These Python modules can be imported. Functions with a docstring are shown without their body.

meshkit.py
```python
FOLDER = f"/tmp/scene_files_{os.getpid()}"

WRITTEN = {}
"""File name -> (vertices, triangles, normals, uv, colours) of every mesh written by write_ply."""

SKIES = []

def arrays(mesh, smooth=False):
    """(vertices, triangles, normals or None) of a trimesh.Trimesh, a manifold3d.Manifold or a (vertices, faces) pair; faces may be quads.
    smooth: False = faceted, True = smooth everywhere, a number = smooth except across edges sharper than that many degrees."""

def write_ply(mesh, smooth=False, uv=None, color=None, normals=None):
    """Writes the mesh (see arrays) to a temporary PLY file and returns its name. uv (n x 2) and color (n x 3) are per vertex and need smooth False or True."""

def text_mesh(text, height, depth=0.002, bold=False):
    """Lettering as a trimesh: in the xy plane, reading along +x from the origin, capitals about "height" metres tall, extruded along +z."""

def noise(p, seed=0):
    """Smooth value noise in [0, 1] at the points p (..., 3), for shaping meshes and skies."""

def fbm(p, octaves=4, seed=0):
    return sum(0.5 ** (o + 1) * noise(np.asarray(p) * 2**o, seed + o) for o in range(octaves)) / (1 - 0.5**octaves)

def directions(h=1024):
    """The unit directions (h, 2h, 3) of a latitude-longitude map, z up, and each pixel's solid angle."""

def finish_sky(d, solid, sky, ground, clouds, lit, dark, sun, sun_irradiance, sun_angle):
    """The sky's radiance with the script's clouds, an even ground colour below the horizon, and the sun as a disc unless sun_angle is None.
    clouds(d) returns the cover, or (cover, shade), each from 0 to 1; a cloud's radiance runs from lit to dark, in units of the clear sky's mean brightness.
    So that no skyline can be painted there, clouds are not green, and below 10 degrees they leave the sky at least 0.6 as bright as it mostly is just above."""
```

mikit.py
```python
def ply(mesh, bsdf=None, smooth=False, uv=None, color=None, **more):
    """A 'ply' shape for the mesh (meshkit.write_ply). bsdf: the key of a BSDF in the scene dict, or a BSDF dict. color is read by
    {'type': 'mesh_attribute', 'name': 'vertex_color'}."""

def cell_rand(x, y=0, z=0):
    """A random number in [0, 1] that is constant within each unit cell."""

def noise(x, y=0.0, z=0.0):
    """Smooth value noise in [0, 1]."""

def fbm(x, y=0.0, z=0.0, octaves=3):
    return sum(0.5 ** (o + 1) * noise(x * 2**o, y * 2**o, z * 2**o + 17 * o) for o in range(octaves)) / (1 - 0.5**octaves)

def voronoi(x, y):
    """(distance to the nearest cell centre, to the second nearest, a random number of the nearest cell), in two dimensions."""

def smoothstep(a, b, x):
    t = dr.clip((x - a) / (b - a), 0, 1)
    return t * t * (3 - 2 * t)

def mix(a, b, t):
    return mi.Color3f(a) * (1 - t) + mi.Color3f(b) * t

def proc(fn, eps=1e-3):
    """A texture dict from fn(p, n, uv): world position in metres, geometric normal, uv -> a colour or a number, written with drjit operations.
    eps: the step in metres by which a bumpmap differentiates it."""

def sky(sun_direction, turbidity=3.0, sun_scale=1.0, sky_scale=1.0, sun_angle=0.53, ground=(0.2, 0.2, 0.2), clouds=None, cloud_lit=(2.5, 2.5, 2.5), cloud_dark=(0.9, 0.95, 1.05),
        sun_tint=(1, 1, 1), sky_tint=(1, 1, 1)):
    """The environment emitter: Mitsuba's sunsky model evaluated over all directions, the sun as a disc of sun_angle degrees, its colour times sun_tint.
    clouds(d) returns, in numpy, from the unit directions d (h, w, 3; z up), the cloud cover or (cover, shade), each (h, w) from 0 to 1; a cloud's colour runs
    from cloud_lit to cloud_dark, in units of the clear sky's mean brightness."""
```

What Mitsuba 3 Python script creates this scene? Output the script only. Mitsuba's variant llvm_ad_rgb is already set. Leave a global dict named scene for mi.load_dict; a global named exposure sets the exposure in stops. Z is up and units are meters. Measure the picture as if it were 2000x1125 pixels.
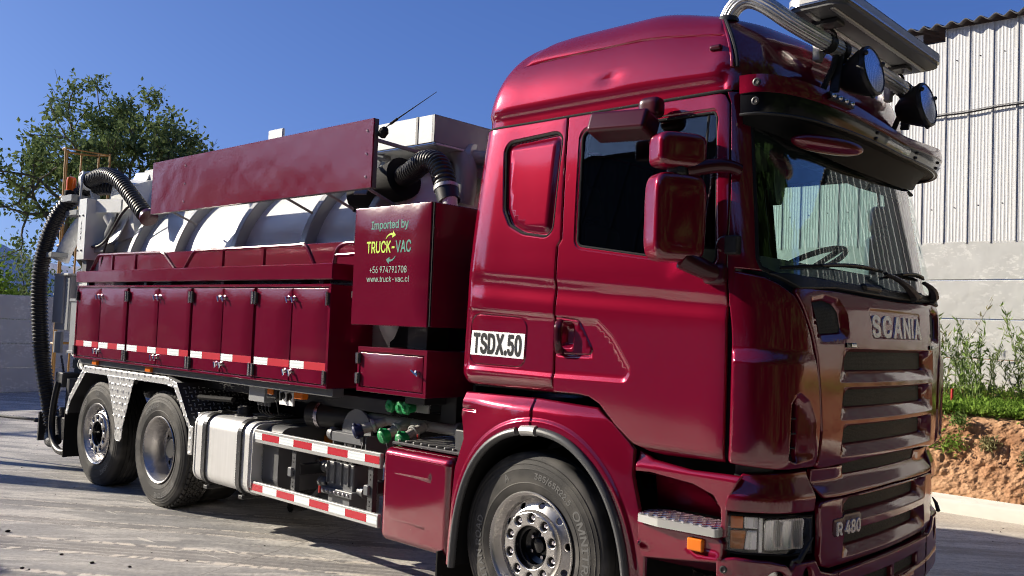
import math, random
import numpy as np, trimesh, shapely, manifold3d as m3
import mitsuba as mi, drjit as dr
import mikit, meshkit
from mikit import noise, fbm, voronoi, cell_rand, smoothstep, mix, proc
from scipy.spatial import Delaunay, ConvexHull
from scipy.interpolate import CubicSpline, PchipInterpolator
from shapely import affinity
from shapely.geometry import Polygon, LineString, Point, box as sbox

T = mi.ScalarTransform4f
scene, labels = {}, {}
rng = np.random.default_rng(7)

# ------------------------------------------------------------------ camera, sky, exposure
CAM = dict(pos=(3.3572, -5.0615, 1.7424), yaw=2.31631, pitch=0.04471, roll=0.03976, f=1753.55)


def camera():
    y, p, r = CAM['yaw'], CAM['pitch'], CAM['roll']
    f = np.array([math.cos(p) * math.cos(y), math.cos(p) * math.sin(y), math.sin(p)])
    rt = np.array([math.sin(y), -math.cos(y), 0.0])
    u = np.cross(rt, f)
    up = -math.sin(r) * rt + math.cos(r) * u
    o = np.array(CAM['pos'])
    return {'type': 'perspective', 'fov': math.degrees(2 * math.atan(1000 / CAM['f'])), 'fov_axis': 'x', 'near_clip': 0.05, 'far_clip': 9000.0,
            'to_world': T().look_at(origin=o.tolist(), target=(o + f).tolist(), up=up.tolist())}


scene['camera'] = camera()
scene['sky'] = mikit.sky((-1.85, -1.0, 1.03), turbidity=4.6, sky_scale=0.43, sun_scale=1.0, ground=(0.20, 0.18, 0.155), sun_tint=(1.0, 1.18, 1.53), sky_tint=(0.46, 0.68, 1.38))
exposure = 2.85

# ------------------------------------------------------------------ materials


def rgb(*c):
    return {'type': 'rgb', 'value': list(c)}


def mat(name, d):
    scene[name] = d
    return name


def two(d):
    return {'type': 'twosided', 'bsdf': d}


def coat(c, alpha=.02, ior=1.5):
    return {'type': 'roughplastic', 'diffuse_reflectance': c if isinstance(c, dict) else rgb(*c), 'alpha': alpha, 'int_ior': ior, 'distribution': 'ggx'}


def prin(c, rough=.5, metal=0., spec=.5, **k):
    return {'type': 'principled', 'base_color': c if isinstance(c, dict) else rgb(*c), 'roughness': rough, 'metallic': metal, 'specular': spec, **k}


def wavy(p, n, uv):
    return fbm(p.x * 5.5, p.y * 5.5 + 3, p.z * 5.5, 2) + .06 * noise(p.x * 60, p.y * 60, p.z * 60)


def wavy2(p, n, uv):
    return noise(p.x * 3.3, p.y * 3.3 + 3, p.z * 3.3)


def body_col(p, n, uv):
    s = fbm(p.x * 2.3, p.y * 9, p.z * 2.3, 3)
    streak = noise(p.x * 55, p.y * 55, p.z * 1.1)
    m_ = smoothstep(.55, .85, s) * .25 + smoothstep(.80, .97, streak) * .18
    dust = smoothstep(.5, .8, fbm(p.x * 1.1 + 7, p.y, p.z * 4, 3)) * .05
    return mix(mix((.120, .0018, .0180), (.165, .008, .028), m_), (.35, .2, .16), dust)


def cab_col(p, n, uv):
    s = fbm(p.x * 3, p.y * 3, p.z * 3, 3)
    scr = smoothstep(.945, .985, noise(p.x * 9 + p.z * 30, p.y * 6, p.z * 9 - p.x * 38)) * smoothstep(.45, .7, noise(p.x * 2.2, p.y, p.z * 2.2))
    return mix(mix((.122, .0016, .0145), (.138, .0024, .0170), s), (.5, .2, .2), scr * .25)


mat('paint_cab', two({'type': 'blendbsdf', 'weight': .075, 'a': coat(proc(cab_col), .006, 1.95), 'b': prin((.60, .008, .045), .32, 1.0)}))
mat('paint_body', two({'type': 'bumpmap', 'tex': proc(wavy, 4e-3), 'scale': .0036, 'bsdf': coat(proc(body_col), .025)}))
mat('paint_trim', two(coat((.05, .003, .011), .05)))
mat('gloss_black', two(coat((.006, .006, .008), .02)))
mat('visor_black', two(prin((.005, .0055, .007), .6, 0, .15)))
mat('black_plastic', two(prin((.018, .018, .019), .45, 0, .4)))
mat('black_soft', two(prin((.010, .010, .011), .8, 0, .2)))
mat('black_metal', two(prin((.022, .022, .024), .38, 0, .5)))
mat('grille_mesh', two(prin(proc(lambda p, n, uv: mix((.010, .011, .011), (.030, .032, .031), smoothstep(.2, .8, .5 + .25 * dr.sin(p.y * 900) + .25 * dr.sin(p.z * 900)))), .6, 0, .3)))


def rubber(p, n, uv):
    d = fbm(p.x * 6, p.y * 6, p.z * 6, 3)
    return mix((.030, .029, .029), (.085, .080, .074), smoothstep(.42, .8, d))


mat('rubber', two(prin(proc(rubber), .72, 0, .35)))
mat('rubber_text', two(prin((.10, .10, .10), .6, 0, .4)))
mat('rubber_trim', two(prin((.055, .056, .06), .38, 0, .5)))
mat('hose_rubber', two(prin((.012, .012, .014), .42, 0, .5)))


def alu(p, n, uv):
    s = fbm(p.x * 9, p.y * 9, p.z * 9, 3)
    return mix((.62, .62, .62), (.80, .80, .80), s)


mat('chrome', two({'type': 'roughconductor', 'material': 'Al', 'alpha': .08, 'specular_reflectance': rgb(.80, .80, .80)}))
mat('hub_metal', two({'type': 'blendbsdf', 'weight': .35, 'a': {'type': 'roughconductor', 'material': 'Al', 'alpha': .13, 'specular_reflectance': rgb(.62, .61, .60)}, 'b': prin((.20, .19, .18), .5)}))
mat('rim_alloy', two({'type': 'blendbsdf', 'weight': .35, 'a': {'type': 'roughconductor', 'material': 'Al', 'alpha': .18, 'specular_reflectance': rgb(.66, .65, .64)}, 'b': prin((.26, .25, .24), .6)}))


def brushed(p, n, uv):
    return mix((.50, .50, .49), (.68, .68, .67), fbm(p.x * 60, p.y * 3, p.z * 3, 2) * .7 + .3 * fbm(p.x * 4, p.y * 4, p.z * 4, 3))


mat('brushed_alu', two({'type': 'blendbsdf', 'weight': .6, 'a': {'type': 'roughconductor', 'material': 'Al', 'alpha': .3, 'specular_reflectance': rgb(.8, .8, .8)}, 'b': prin(proc(brushed), .55)}))
mat('tube_alu', two({'type': 'blendbsdf', 'weight': .4, 'a': {'type': 'roughconductor', 'material': 'Al', 'alpha': .18, 'specular_reflectance': rgb(.85, .85, .85)}, 'b': prin((.6, .6, .58), .5)}))
mat('alu_plate', two({'type': 'blendbsdf', 'weight': .55, 'a': {'type': 'roughconductor', 'material': 'Al', 'alpha': .25, 'specular_reflectance': rgb(.82, .82, .82)}, 'b': prin((.55, .55, .53), .55)}))
mat('dark_plate', two(prin((.055, .055, .06), .45, .3)))


def white_col(p, n, uv):
    d = fbm(p.x * 2.2, p.y * 2.2, p.z * 6, 4)
    run = noise(p.x * 40, p.y * 7, p.z * 1.5)
    return mix((.76, .77, .76), (.52, .51, .47), smoothstep(.52, .85, d) * .45 + smoothstep(.82, .98, run) * .2)


mat('white_paint', two(coat(proc(white_col), .12)))
mat('tank_paint', two({'type': 'bumpmap', 'tex': proc(wavy2, 5e-3), 'scale': .006, 'bsdf': coat(proc(white_col), .09)}))
mat('manifold_grey', two(prin((.33, .32, .31), .5)))
mat('rib_paint', two(coat((.36, .37, .38), .12)))
mat('grey_paint', two(coat((.30, .31, .31), .15)))
mat('cabinet_grey', two(coat((.34, .35, .36), .12)))
mat('frame_grey', two(prin((.045, .046, .05), .5)))
mat('dark_grey', two(prin((.085, .087, .092), .5)))
mat('machine_grey', two(prin((.13, .135, .145), .45)))
mat('bright_steel', two({'type': 'roughconductor', 'material': 'Cr', 'alpha': .15}))
mat('letter_silver', two({'type': 'blendbsdf', 'weight': .4, 'a': {'type': 'roughconductor', 'material': 'Al', 'alpha': .3, 'specular_reflectance': rgb(.95, .95, .95)}, 'b': prin((.8, .8, .8), .5)}))
mat('galv', two(prin((.45, .45, .44), .4, .5)))
mat('red_tape', two(coat((.55, .012, .03), .15)))
mat('white_tape', two(prin(proc(lambda p, n, uv: mix((.62, .68, .70), (.82, .84, .84), smoothstep(.3, .7, .5 + .5 * dr.sin(p.z * 260)))), .35)))
mat('sticker_white', two(prin((.82, .82, .82), .4)))
mat('ink_black', two(prin((.012, .012, .014), .4)))
mat('ink_green', two(prin((.05, .20, .16), .4)))
mat('ink_lime', two(prin((.46, .62, .06), .4)))
mat('ink_pale', two(prin((.28, .40, .34), .4)))
mat('amber', two(coat((.72, .17, .012), .04)))
mat('amber_glow', two(coat((.75, .13, .01), .04)))
mat('green_plastic', two(coat((.012, .30, .09), .15)))
mat('blue_plastic', two(coat((.012, .02, .09), .2)))
mat('yellow_paint', two(coat((.48, .25, .05), .3)))
mat('orange_plastic', two(coat((.40, .12, .01), .2)))
mat('red_plastic', two(coat((.55, .02, .02), .2)))
mat('clear_glass', {'type': 'thindielectric', 'int_ior': 1.3})
mat('lamp_glass', {'type': 'thindielectric', 'int_ior': 1.6, 'specular_transmittance': rgb(.75, .8, .9)})
mat('screen_glass', {'type': 'thindielectric', 'int_ior': 1.52, 'specular_transmittance': rgb(.82, .95, .92)})
mat('left_glass', {'type': 'thindielectric', 'int_ior': 1.52, 'specular_transmittance': rgb(.86, .93, .92)})
mat('side_glass', {'type': 'thindielectric', 'int_ior': 1.52, 'specular_transmittance': rgb(.34, .37, .37)})
mat('reflector', two({'type': 'roughconductor', 'material': 'Al', 'alpha': .12, 'specular_reflectance': rgb(.75, .75, .75)}))
mat('sky_tint_lens', two({'type': 'blendbsdf', 'weight': .25, 'a': {'type': 'roughconductor', 'material': 'Al', 'alpha': .09, 'specular_reflectance': rgb(.70, .76, .90)}, 'b': prin(proc(lambda p, n, uv: mix((.12, .16, .32), (.60, .66, .82), smoothstep(.3, .9, .5 + .5 * dr.sin(p.y * 330)) * noise(p.x * 20, p.y * 30, p.z * 12))), .3)}))  # spot lamp lens: the sky's blue reflection painted into its colour
mat('lamp_amber', two(coat(proc(lambda p, n, uv: mix((.50, .12, .006), (.95, .42, .04), smoothstep(-.2, 1., dr.sin(p.x * 620 + p.y * 620) * dr.sin(p.z * 620)) * (.35 + .65 * noise(p.x * 28, p.y * 28, p.z * 28)))), .06)))
mat('lamp_clear', two({'type': 'blendbsdf', 'weight': proc(lambda p, n, uv: .35 + .45 * smoothstep(-.4, .8, dr.sin(p.x * 420 + p.y * 420)) * noise(p.x * 9, p.y * 9, p.z * 14)), 'a': {'type': 'roughconductor', 'material': 'Al', 'alpha': .14, 'specular_reflectance': rgb(.8, .8, .82)}, 'b': prin((.78, .78, .77), .4)}))
mat('interior_dark', two(prin((.020, .020, .022), .7)))
mat('interior_grey', two(prin((.055, .057, .06), .7)))
mat('dash', two(prin((.05, .052, .055), .55)))

# ------------------------------------------------------------------ entries


def add(name, mesh, m, parent=None, smooth=30, label=None, **more):
    key = f'{parent}__{name}' if parent else name
    if key in scene or any(k.startswith(key + '__') for k in (() if parent else scene)):
        i = 1
        while f'{key}_{i:03d}' in scene:
            i += 1
        key = f'{key}_{i:03d}'
    if isinstance(mesh, dict):
        scene[key] = {**mesh, 'bsdf': {'type': 'ref', 'id': m}, **more}
    elif 'n' in getattr(mesh, 'metadata', {}):
        scene[key] = {'type': 'ply', 'filename': meshkit.write_ply(mesh, False, normals=mesh.metadata['n']), 'face_normals': False, 'bsdf': {'type': 'ref', 'id': m}, **more}
    else:
        scene[key] = mikit.ply(mesh, m, smooth, **more)
    if label:
        labels[key] = {'label': label}
    return key


def lab(key, label=None, cat=None, group=None, kind=None):
    labels[key] = {k: v for k, v in (('label', label), ('category', cat), ('group', group), ('kind', kind)) if v}
    return key


# ------------------------------------------------------------------ mesh helpers


def cat(*ms):
    ms = [m for m in (ms[0] if len(ms) == 1 and isinstance(ms[0], (list, tuple)) else ms)]
    return trimesh.util.concatenate(ms)


def tm(v, f):
    return trimesh.Trimesh(np.asarray(v, float), np.asarray(f), process=False)


def quads(rows, closed_u=False, closed_v=False):
    """A grid of points (a, b, 3) as a surface."""
    g = np.asarray(rows, float)
    a, b = g.shape[:2]
    i = np.arange(a if closed_u else a - 1)
    j = np.arange(b if closed_v else b - 1)
    I, J = np.meshgrid(i, j, indexing='ij')
    I2, J2 = (I + 1) % a, (J + 1) % b
    q = np.stack([I * b + J, I2 * b + J, I2 * b + J2, I * b + J2], -1).reshape(-1, 4)
    return tm(g.reshape(-1, 3), np.vstack([q[:, [0, 1, 2]], q[:, [0, 2, 3]]]))


def hull(pts):
    return trimesh.convex.convex_hull(np.asarray(pts, float))


def bx(x0, x1, y0, y1, z0, z1, c=.004):
    x0, x1 = min(x0, x1), max(x0, x1)
    y0, y1 = min(y0, y1), max(y0, y1)
    z0, z1 = min(z0, z1), max(z0, z1)
    c = min(c, (x1 - x0) * .45, (y1 - y0) * .45, (z1 - z0) * .45)
    P = []
    for sx, X in ((1, x0), (-1, x1)):
        for sy, Y in ((1, y0), (-1, y1)):
            for sz, Z in ((1, z0), (-1, z1)):
                P += [(X + sx * c, Y + sy * c, Z), (X + sx * c, Y, Z + sz * c), (X, Y + sy * c, Z + sz * c)]
    return hull(P)


def rbox(x0, x1, y0, y1, z0, z1, r=.03, n=3):
    """A box with rounded edges."""
    P = []
    a = np.linspace(0, math.pi / 2, n + 1)
    for X, sx in ((x0 + r, -1), (x1 - r, 1)):
        for Y, sy in ((y0 + r, -1), (y1 - r, 1)):
            for Z, sz in ((z0 + r, -1), (z1 - r, 1)):
                for t in a:
                    for p in a:
                        P.append((X + sx * r * math.cos(t) * math.cos(p), Y + sy * r * math.cos(t) * math.sin(p), Z + sz * r * math.sin(t)))
    return hull(P)


def frames(P):
    P = np.asarray(P, float)
    t = np.gradient(P, axis=0)
    t /= np.linalg.norm(t, axis=1, keepdims=True) + 1e-12
    a = np.cross(t[0], [0, 0, 1.] if abs(t[0][2]) < .9 else [1., 0, 0])
    A = []
    for k in range(len(P)):
        a = a - t[k] * (a @ t[k])
        a /= np.linalg.norm(a) + 1e-12
        A.append(a)
    A = np.array(A)
    return t, A, np.cross(t, A)


def tube(P, r, n=12, cap=True, sect=None):
    P = np.asarray(P, float)
    t, A, B = frames(P)
    R = np.broadcast_to(np.asarray(r, float), (len(P),))
    g = np.linspace(0, 2 * math.pi, n, endpoint=False)
    k = np.ones(n) if sect is None else sect(g)
    V = P[:, None] + (R[:, None] * k[None])[..., None] * (np.cos(g)[None, :, None] * A[:, None] + np.sin(g)[None, :, None] * B[:, None])
    m = quads(V, closed_v=True)
    if not cap:
        return m
    v, f = list(m.vertices), list(m.faces)
    for e, rev in ((0, False), (len(P) - 1, True)):
        c = len(v)
        v.append(P[e])
        for j in range(n):
            q = [c, e * n + j, e * n + (j + 1) % n]
            f.append(q if rev else q[::-1])
    return tm(v, [list(map(int, q)) for q in f])


def curve(pts, n=40):
    pts = np.asarray(pts, float)
    s = np.concatenate([[0], np.cumsum(np.linalg.norm(np.diff(pts, axis=0), axis=1))])
    return CubicSpline(s, pts)(np.linspace(0, s[-1], n))


def poly_path(pts, r=.03, n=5):
    """A polyline with rounded corners."""
    pts = [np.asarray(p, float) for p in pts]
    out = [pts[0]]
    for a, b, c in zip(pts[:-2], pts[1:-1], pts[2:]):
        u, w = a - b, c - b
        d = min(r, np.linalg.norm(u) * .45, np.linalg.norm(w) * .45)
        p, q = b + u / np.linalg.norm(u) * d, b + w / np.linalg.norm(w) * d
        for k in np.linspace(0, 1, n):
            out.append((1 - k) ** 2 * p + 2 * k * (1 - k) * b + k * k * q)
    out.append(pts[-1])
    return np.array(out)


def bar(a, b, w, h=None, c=.003):
    """A square bar from a to b."""
    a, b = np.asarray(a, float), np.asarray(b, float)
    h = h or w
    L = np.linalg.norm(b - a)
    m = bx(0, L, -w / 2, w / 2, -h / 2, h / 2, c)
    x = (b - a) / L
    y = np.cross([0, 0, 1.], x) if abs(x[2]) < .95 else np.cross([0, 1., 0], x)
    y /= np.linalg.norm(y)
    z = np.cross(x, y)
    M = np.eye(4)
    M[:3, 0], M[:3, 1], M[:3, 2], M[:3, 3] = x, y, z, a
    return m.apply_transform(M)


def lathe(prof, center, axis=(0, -1, 0), n=48, closed=False):
    """Revolves (radius, offset along the axis) about the axis through center."""
    ax = np.asarray(axis, float)
    ax /= np.linalg.norm(ax)
    u = np.cross(ax, [0, 0, 1.] if abs(ax[2]) < .9 else [1., 0, 0])
    u /= np.linalg.norm(u)
    w = np.cross(ax, u)
    p = np.asarray(prof, float)
    g = np.linspace(0, 2 * math.pi, n, endpoint=False)
    V = np.asarray(center, float) + p[:, None, 1:2] * ax + p[:, None, 0:1] * (np.cos(g)[None, :, None] * u + np.sin(g)[None, :, None] * w)
    return quads(V, closed_u=closed, closed_v=True)


def disc(center, r, axis=(0, -1, 0), h=.004, n=24):
    return lathe([(0, 0), (r * .92, 0), (r, 0), (r, h * .7), (r * .93, h), (0, h)], center, axis, n)


def ball(c, r, n=2):
    m = trimesh.creation.icosphere(n, 1.0)
    m.apply_scale(np.broadcast_to(r, (3,)))
    m.apply_translation(c)
    return m


def prism(poly, o, U, V, d):
    """A flat shape (u, v) extruded by d along U x V."""
    U, V = np.asarray(U, float), np.asarray(V, float)
    N = np.cross(U, V)
    gs = getattr(poly, 'geoms', [poly])
    out = []
    for g in gs:
        m = trimesh.creation.extrude_polygon(g, abs(d), engine='earcut')
        v = np.array(m.vertices)
        out.append(tm(np.asarray(o, float) + v[:, :1] * U + v[:, 1:2] * V + v[:, 2:3] * N * np.sign(d), m.faces if d > 0 else m.faces[:, ::-1]))
    return cat(out)


def fat(m, w, depth):
    """Lettering made heavier by w metres all round."""
    v, f = np.array(m.vertices), np.array(m.faces)
    n = np.array(m.face_normals)
    top = f[n[:, 2] > .9]
    g = shapely.union_all([Polygon(v[t][:, :2]).buffer(1e-5) for t in top]).buffer(w, 3)
    return cat([trimesh.creation.extrude_polygon(q, depth, engine='earcut') for q in getattr(g, 'geoms', [g])])


def text(s, height, fn, sx=1.0, depth=.002, bold=True, center=True, w=0., width=None, gap=0.):
    """Lettering put on a surface: fn(x, y, d) -> points; x, y centred on the words."""
    if gap:
        x, ms = 0., []
        for ch in s:
            q = meshkit.text_mesh(ch, height, depth, bold) if ch != 'I' else trimesh.creation.box((height * .17, height, depth)).apply_translation([0, height / 2, depth / 2])
            q.apply_translation([x - q.bounds[0][0], 0, 0])
            x = q.bounds[1][0] + gap
            ms.append(q)
        m = cat(ms)
    else:
        m = meshkit.text_mesh(s, height, depth, bold)
    m.apply_scale([sx, 1, 1])
    if width:
        m.apply_scale([width / (m.bounds[1][0] - m.bounds[0][0]), 1, 1])
    if w:
        m = fat(m, w, depth)
    v = np.array(m.vertices)
    if center:
        v[:, 0] -= (v[:, 0].min() + v[:, 0].max()) / 2
        v[:, 1] -= height / 2
    return tm(fn(v[:, 0], v[:, 1], v[:, 2]), m.faces)


def flat(o, U, V):
    o, U, V = np.asarray(o, float), np.asarray(U, float), np.asarray(V, float)
    N = np.cross(U, V)
    return lambda x, y, d: o + x[:, None] * U + y[:, None] * V + d[:, None] * N


def rp(pts, r=.02):
    """A polygon with rounded corners."""
    p = Polygon(pts)
    return p.buffer(-r, 8).buffer(2 * r, 8).buffer(-r, 8) if r else p


def ring_pts(g, step):
    out = []
    for q in getattr(g, 'geoms', [g]):
        if q.is_empty:
            continue
        rings = [q.exterior, *q.interiors] if q.geom_type == 'Polygon' else [q]
        for r_ in rings:
            n = max(int(r_.length / step), 6)
            out.append(shapely.get_coordinates(shapely.line_interpolate_point(r_, np.linspace(0, 1, n, endpoint=q.geom_type != 'Polygon'), normalized=True)))
            if q.geom_type == 'Polygon' and r_.length < 40:
                pass
    return np.vstack(out) if out else np.zeros((0, 2))


def sd(g, xy):
    """Signed distance, positive inside."""
    p = shapely.points(xy)
    d = shapely.distance(g.boundary, p)
    return np.where(shapely.contains_xy(g, xy[:, 0], xy[:, 1]), d, -d)


def sstep(a, b, x):
    t = np.clip((x - a) / (b - a), 0, 1)
    return t * t * (3 - 2 * t)


def sheet(poly, surf, thick=.02, rnd=.007, res=.035, disp=None, lines=()):
    """A panel: the flat shape poly laid on surf(a, b) -> (points, normals), with rounded edges, raised by disp(ab)."""
    st = max(rnd * 1.1, .006)
    P = [ring_pts(poly, st)]
    for d in (.3 * rnd, rnd):
        P.append(ring_pts(poly.buffer(-d), st))
    x0, y0, x1, y1 = poly.bounds
    gx, gy = np.meshgrid(np.arange(x0, x1, res), np.arange(y0, y1, res))
    g = np.column_stack([gx.ravel(), gy.ravel()])
    inner = poly.buffer(-rnd - res * .3)
    g = g[shapely.contains_xy(inner, g[:, 0], g[:, 1])]
    safe = poly.buffer(-rnd * 1.3)
    P.append(g)
    for geom, offs, step in lines:
        for o in offs:
            b = geom.buffer(o) if o else geom
            q = ring_pts(b, step)
            if len(q):
                P.append(q[shapely.contains_xy(safe, q[:, 0], q[:, 1])])
    P = np.vstack(P)
    P = P[np.unique(np.round(P / 8e-4).astype(int), axis=0, return_index=True)[1]]
    tri = Delaunay(P).simplices
    cen = P[tri].mean(1)
    a2 = np.cross(P[tri[:, 1]] - P[tri[:, 0]], P[tri[:, 2]] - P[tri[:, 0]])
    ok = shapely.contains_xy(poly, cen[:, 0], cen[:, 1]) & (np.abs(a2) > 1e-9)
    tri, a2 = tri[ok], a2[ok]
    tri[a2 < 0] = tri[a2 < 0][:, ::-1]
    bnd = poly.boundary

    def full(Q, nr):
        pos, n_ = surf(Q[:, 0], Q[:, 1])
        n_ = n_ if nr is None else nr
        hb = disp(Q) if disp is not None else np.zeros(len(Q))
        hb = np.broadcast_to(np.asarray(hb, float), (len(Q),))
        d = np.clip(shapely.distance(bnd, shapely.points(Q)), 0, rnd)
        k = 1 - d / rnd
        return pos + n_ * (hb - rnd * (1 - np.sqrt(np.maximum(0, 1 - k * k))))[:, None], pos, n_, hb

    top, pos, nrm, hb = full(P, None)
    # shading normals from the surface itself; steps go inwards near the edge
    cx, cy = poly.centroid.x, poly.centroid.y
    e = .0012
    sx, sy = np.where(shapely.contains_xy(poly, P[:, 0] + e, P[:, 1]), e, -e), np.where(shapely.contains_xy(poly, P[:, 0], P[:, 1] + e), e, -e)
    gx = (full(P + np.column_stack([sx, 0 * sx]), None)[0] - top) / sx[:, None]
    gy = (full(P + np.column_stack([0 * sy, sy]), None)[0] - top) / sy[:, None]
    N = np.cross(gx, gy)
    L = np.linalg.norm(N, axis=1, keepdims=True)
    N = np.where(L > 1e-9, N / np.maximum(L, 1e-12), nrm)
    N *= np.where((N * nrm).sum(1, keepdims=True) < 0, -1, 1)
    bot = pos + nrm * (hb - thick)[:, None]
    e2 = np.vstack([tri[:, [0, 1]], tri[:, [1, 2]], tri[:, [2, 0]]])
    es = np.sort(e2, 1)
    _, idx, cnt = np.unique(es, axis=0, return_index=True, return_counts=True)
    be = e2[idx[cnt == 1]]
    n, m_ = len(P), len(be)
    f0 = tri[0]
    if np.dot(np.cross(top[f0[1]] - top[f0[0]], top[f0[2]] - top[f0[0]]), nrm[f0[0]]) < 0:
        tri, be = tri[:, ::-1], be[:, ::-1]
    wv = np.stack([top[be[:, 0]], top[be[:, 1]], bot[be[:, 1]], bot[be[:, 0]]], 1)
    wn = np.cross(wv[:, 3] - wv[:, 0], wv[:, 1] - wv[:, 0])
    wn /= np.linalg.norm(wn, axis=1, keepdims=True) + 1e-12
    b = 2 * n + 4 * np.arange(m_)[:, None]
    F = [tri, tri[:, ::-1] + n, b + [0, 3, 1], b + [1, 3, 2]]
    m = tm(np.vstack([top, bot, wv.reshape(-1, 3)]), np.vstack(F))
    m.metadata['n'] = np.vstack([N, -nrm, np.repeat(wn, 4, 0)])
    return m


def mirror_y(m):
    v = np.array(m.vertices)
    v[:, 1] *= -1
    q = tm(v, np.array(m.faces)[:, ::-1])
    if 'n' in m.metadata:
        q.metadata['n'] = m.metadata['n'] * [1, -1, 1]
    return q

# ------------------------------------------------------------------ the truck's cab skin: s runs along the plan from the rear wall round the right side and the front to the left side
TRUCK = 'tanker_truck'
lab(TRUCK, 'crimson vacuum tanker truck with white ribbed tank standing on the concrete yard', 'truck')

_arc = [(-.50 + .16 * math.cos(a), 1.06 + .16 * math.sin(a)) for a in np.radians(np.linspace(180, 90, 9))]
_half = np.array([(-.66, 0), (-.66, .4), (-.66, .8), (-.66, .98)] + _arc + [(-.3, 1.22), (0, 1.22), (.4, 1.22), (.8, 1.22), (1.05, 1.22), (1.2, 1.2175), (1.287, 1.204), (1.362, 1.172), (1.43, 1.115), (1.478, 1.04), (1.515, .89), (1.546, .7), (1.571, .45), (1.584, .2), (1.588, 0)])
_loop = np.vstack([_half, np.column_stack([_half[::-1][1:, 0], -_half[::-1][1:, 1]])])
_sl = np.concatenate([[0], np.cumsum(np.linalg.norm(np.diff(_loop, axis=0), axis=1))])
_sl = _sl - _sl[12] - .50
_cs = CubicSpline(_sl, _loop)
SMID = float(_sl[len(_half) - 1])
SREAR = float(_sl[0])
_tz = PchipInterpolator([.2, 1.2, 2.05, 2.2, 2.5, 2.95, 3.2], [0, 0, 0, .008, .035, .09, .13])
_rz = PchipInterpolator([.2, .98, 1.12, 1.3, 1.7, 1.9, 2.05, 2.9, 3.2], [.03, .03, .01, 0, 0, .012, .05, .21, .27])


def skin_p(s, z):
    s, z = np.asarray(s, float), np.asarray(z, float)
    c = _cs(s)
    px, py = c[..., 0], c[..., 1]
    wx = np.clip((px - .9) / .6, 0, 1)
    wx = wx * wx * (3 - 2 * wx)
    wr = np.clip((.1 - px) / .75, 0, 1) * np.clip((z - 1.4) / 1.6, 0, 1)
    wy = np.clip(py / 1.0, -1, 1)
    return np.stack([px - _rz(z) * wx + .05 * wr, -(py - _tz(z) * wy), z], -1)


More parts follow.
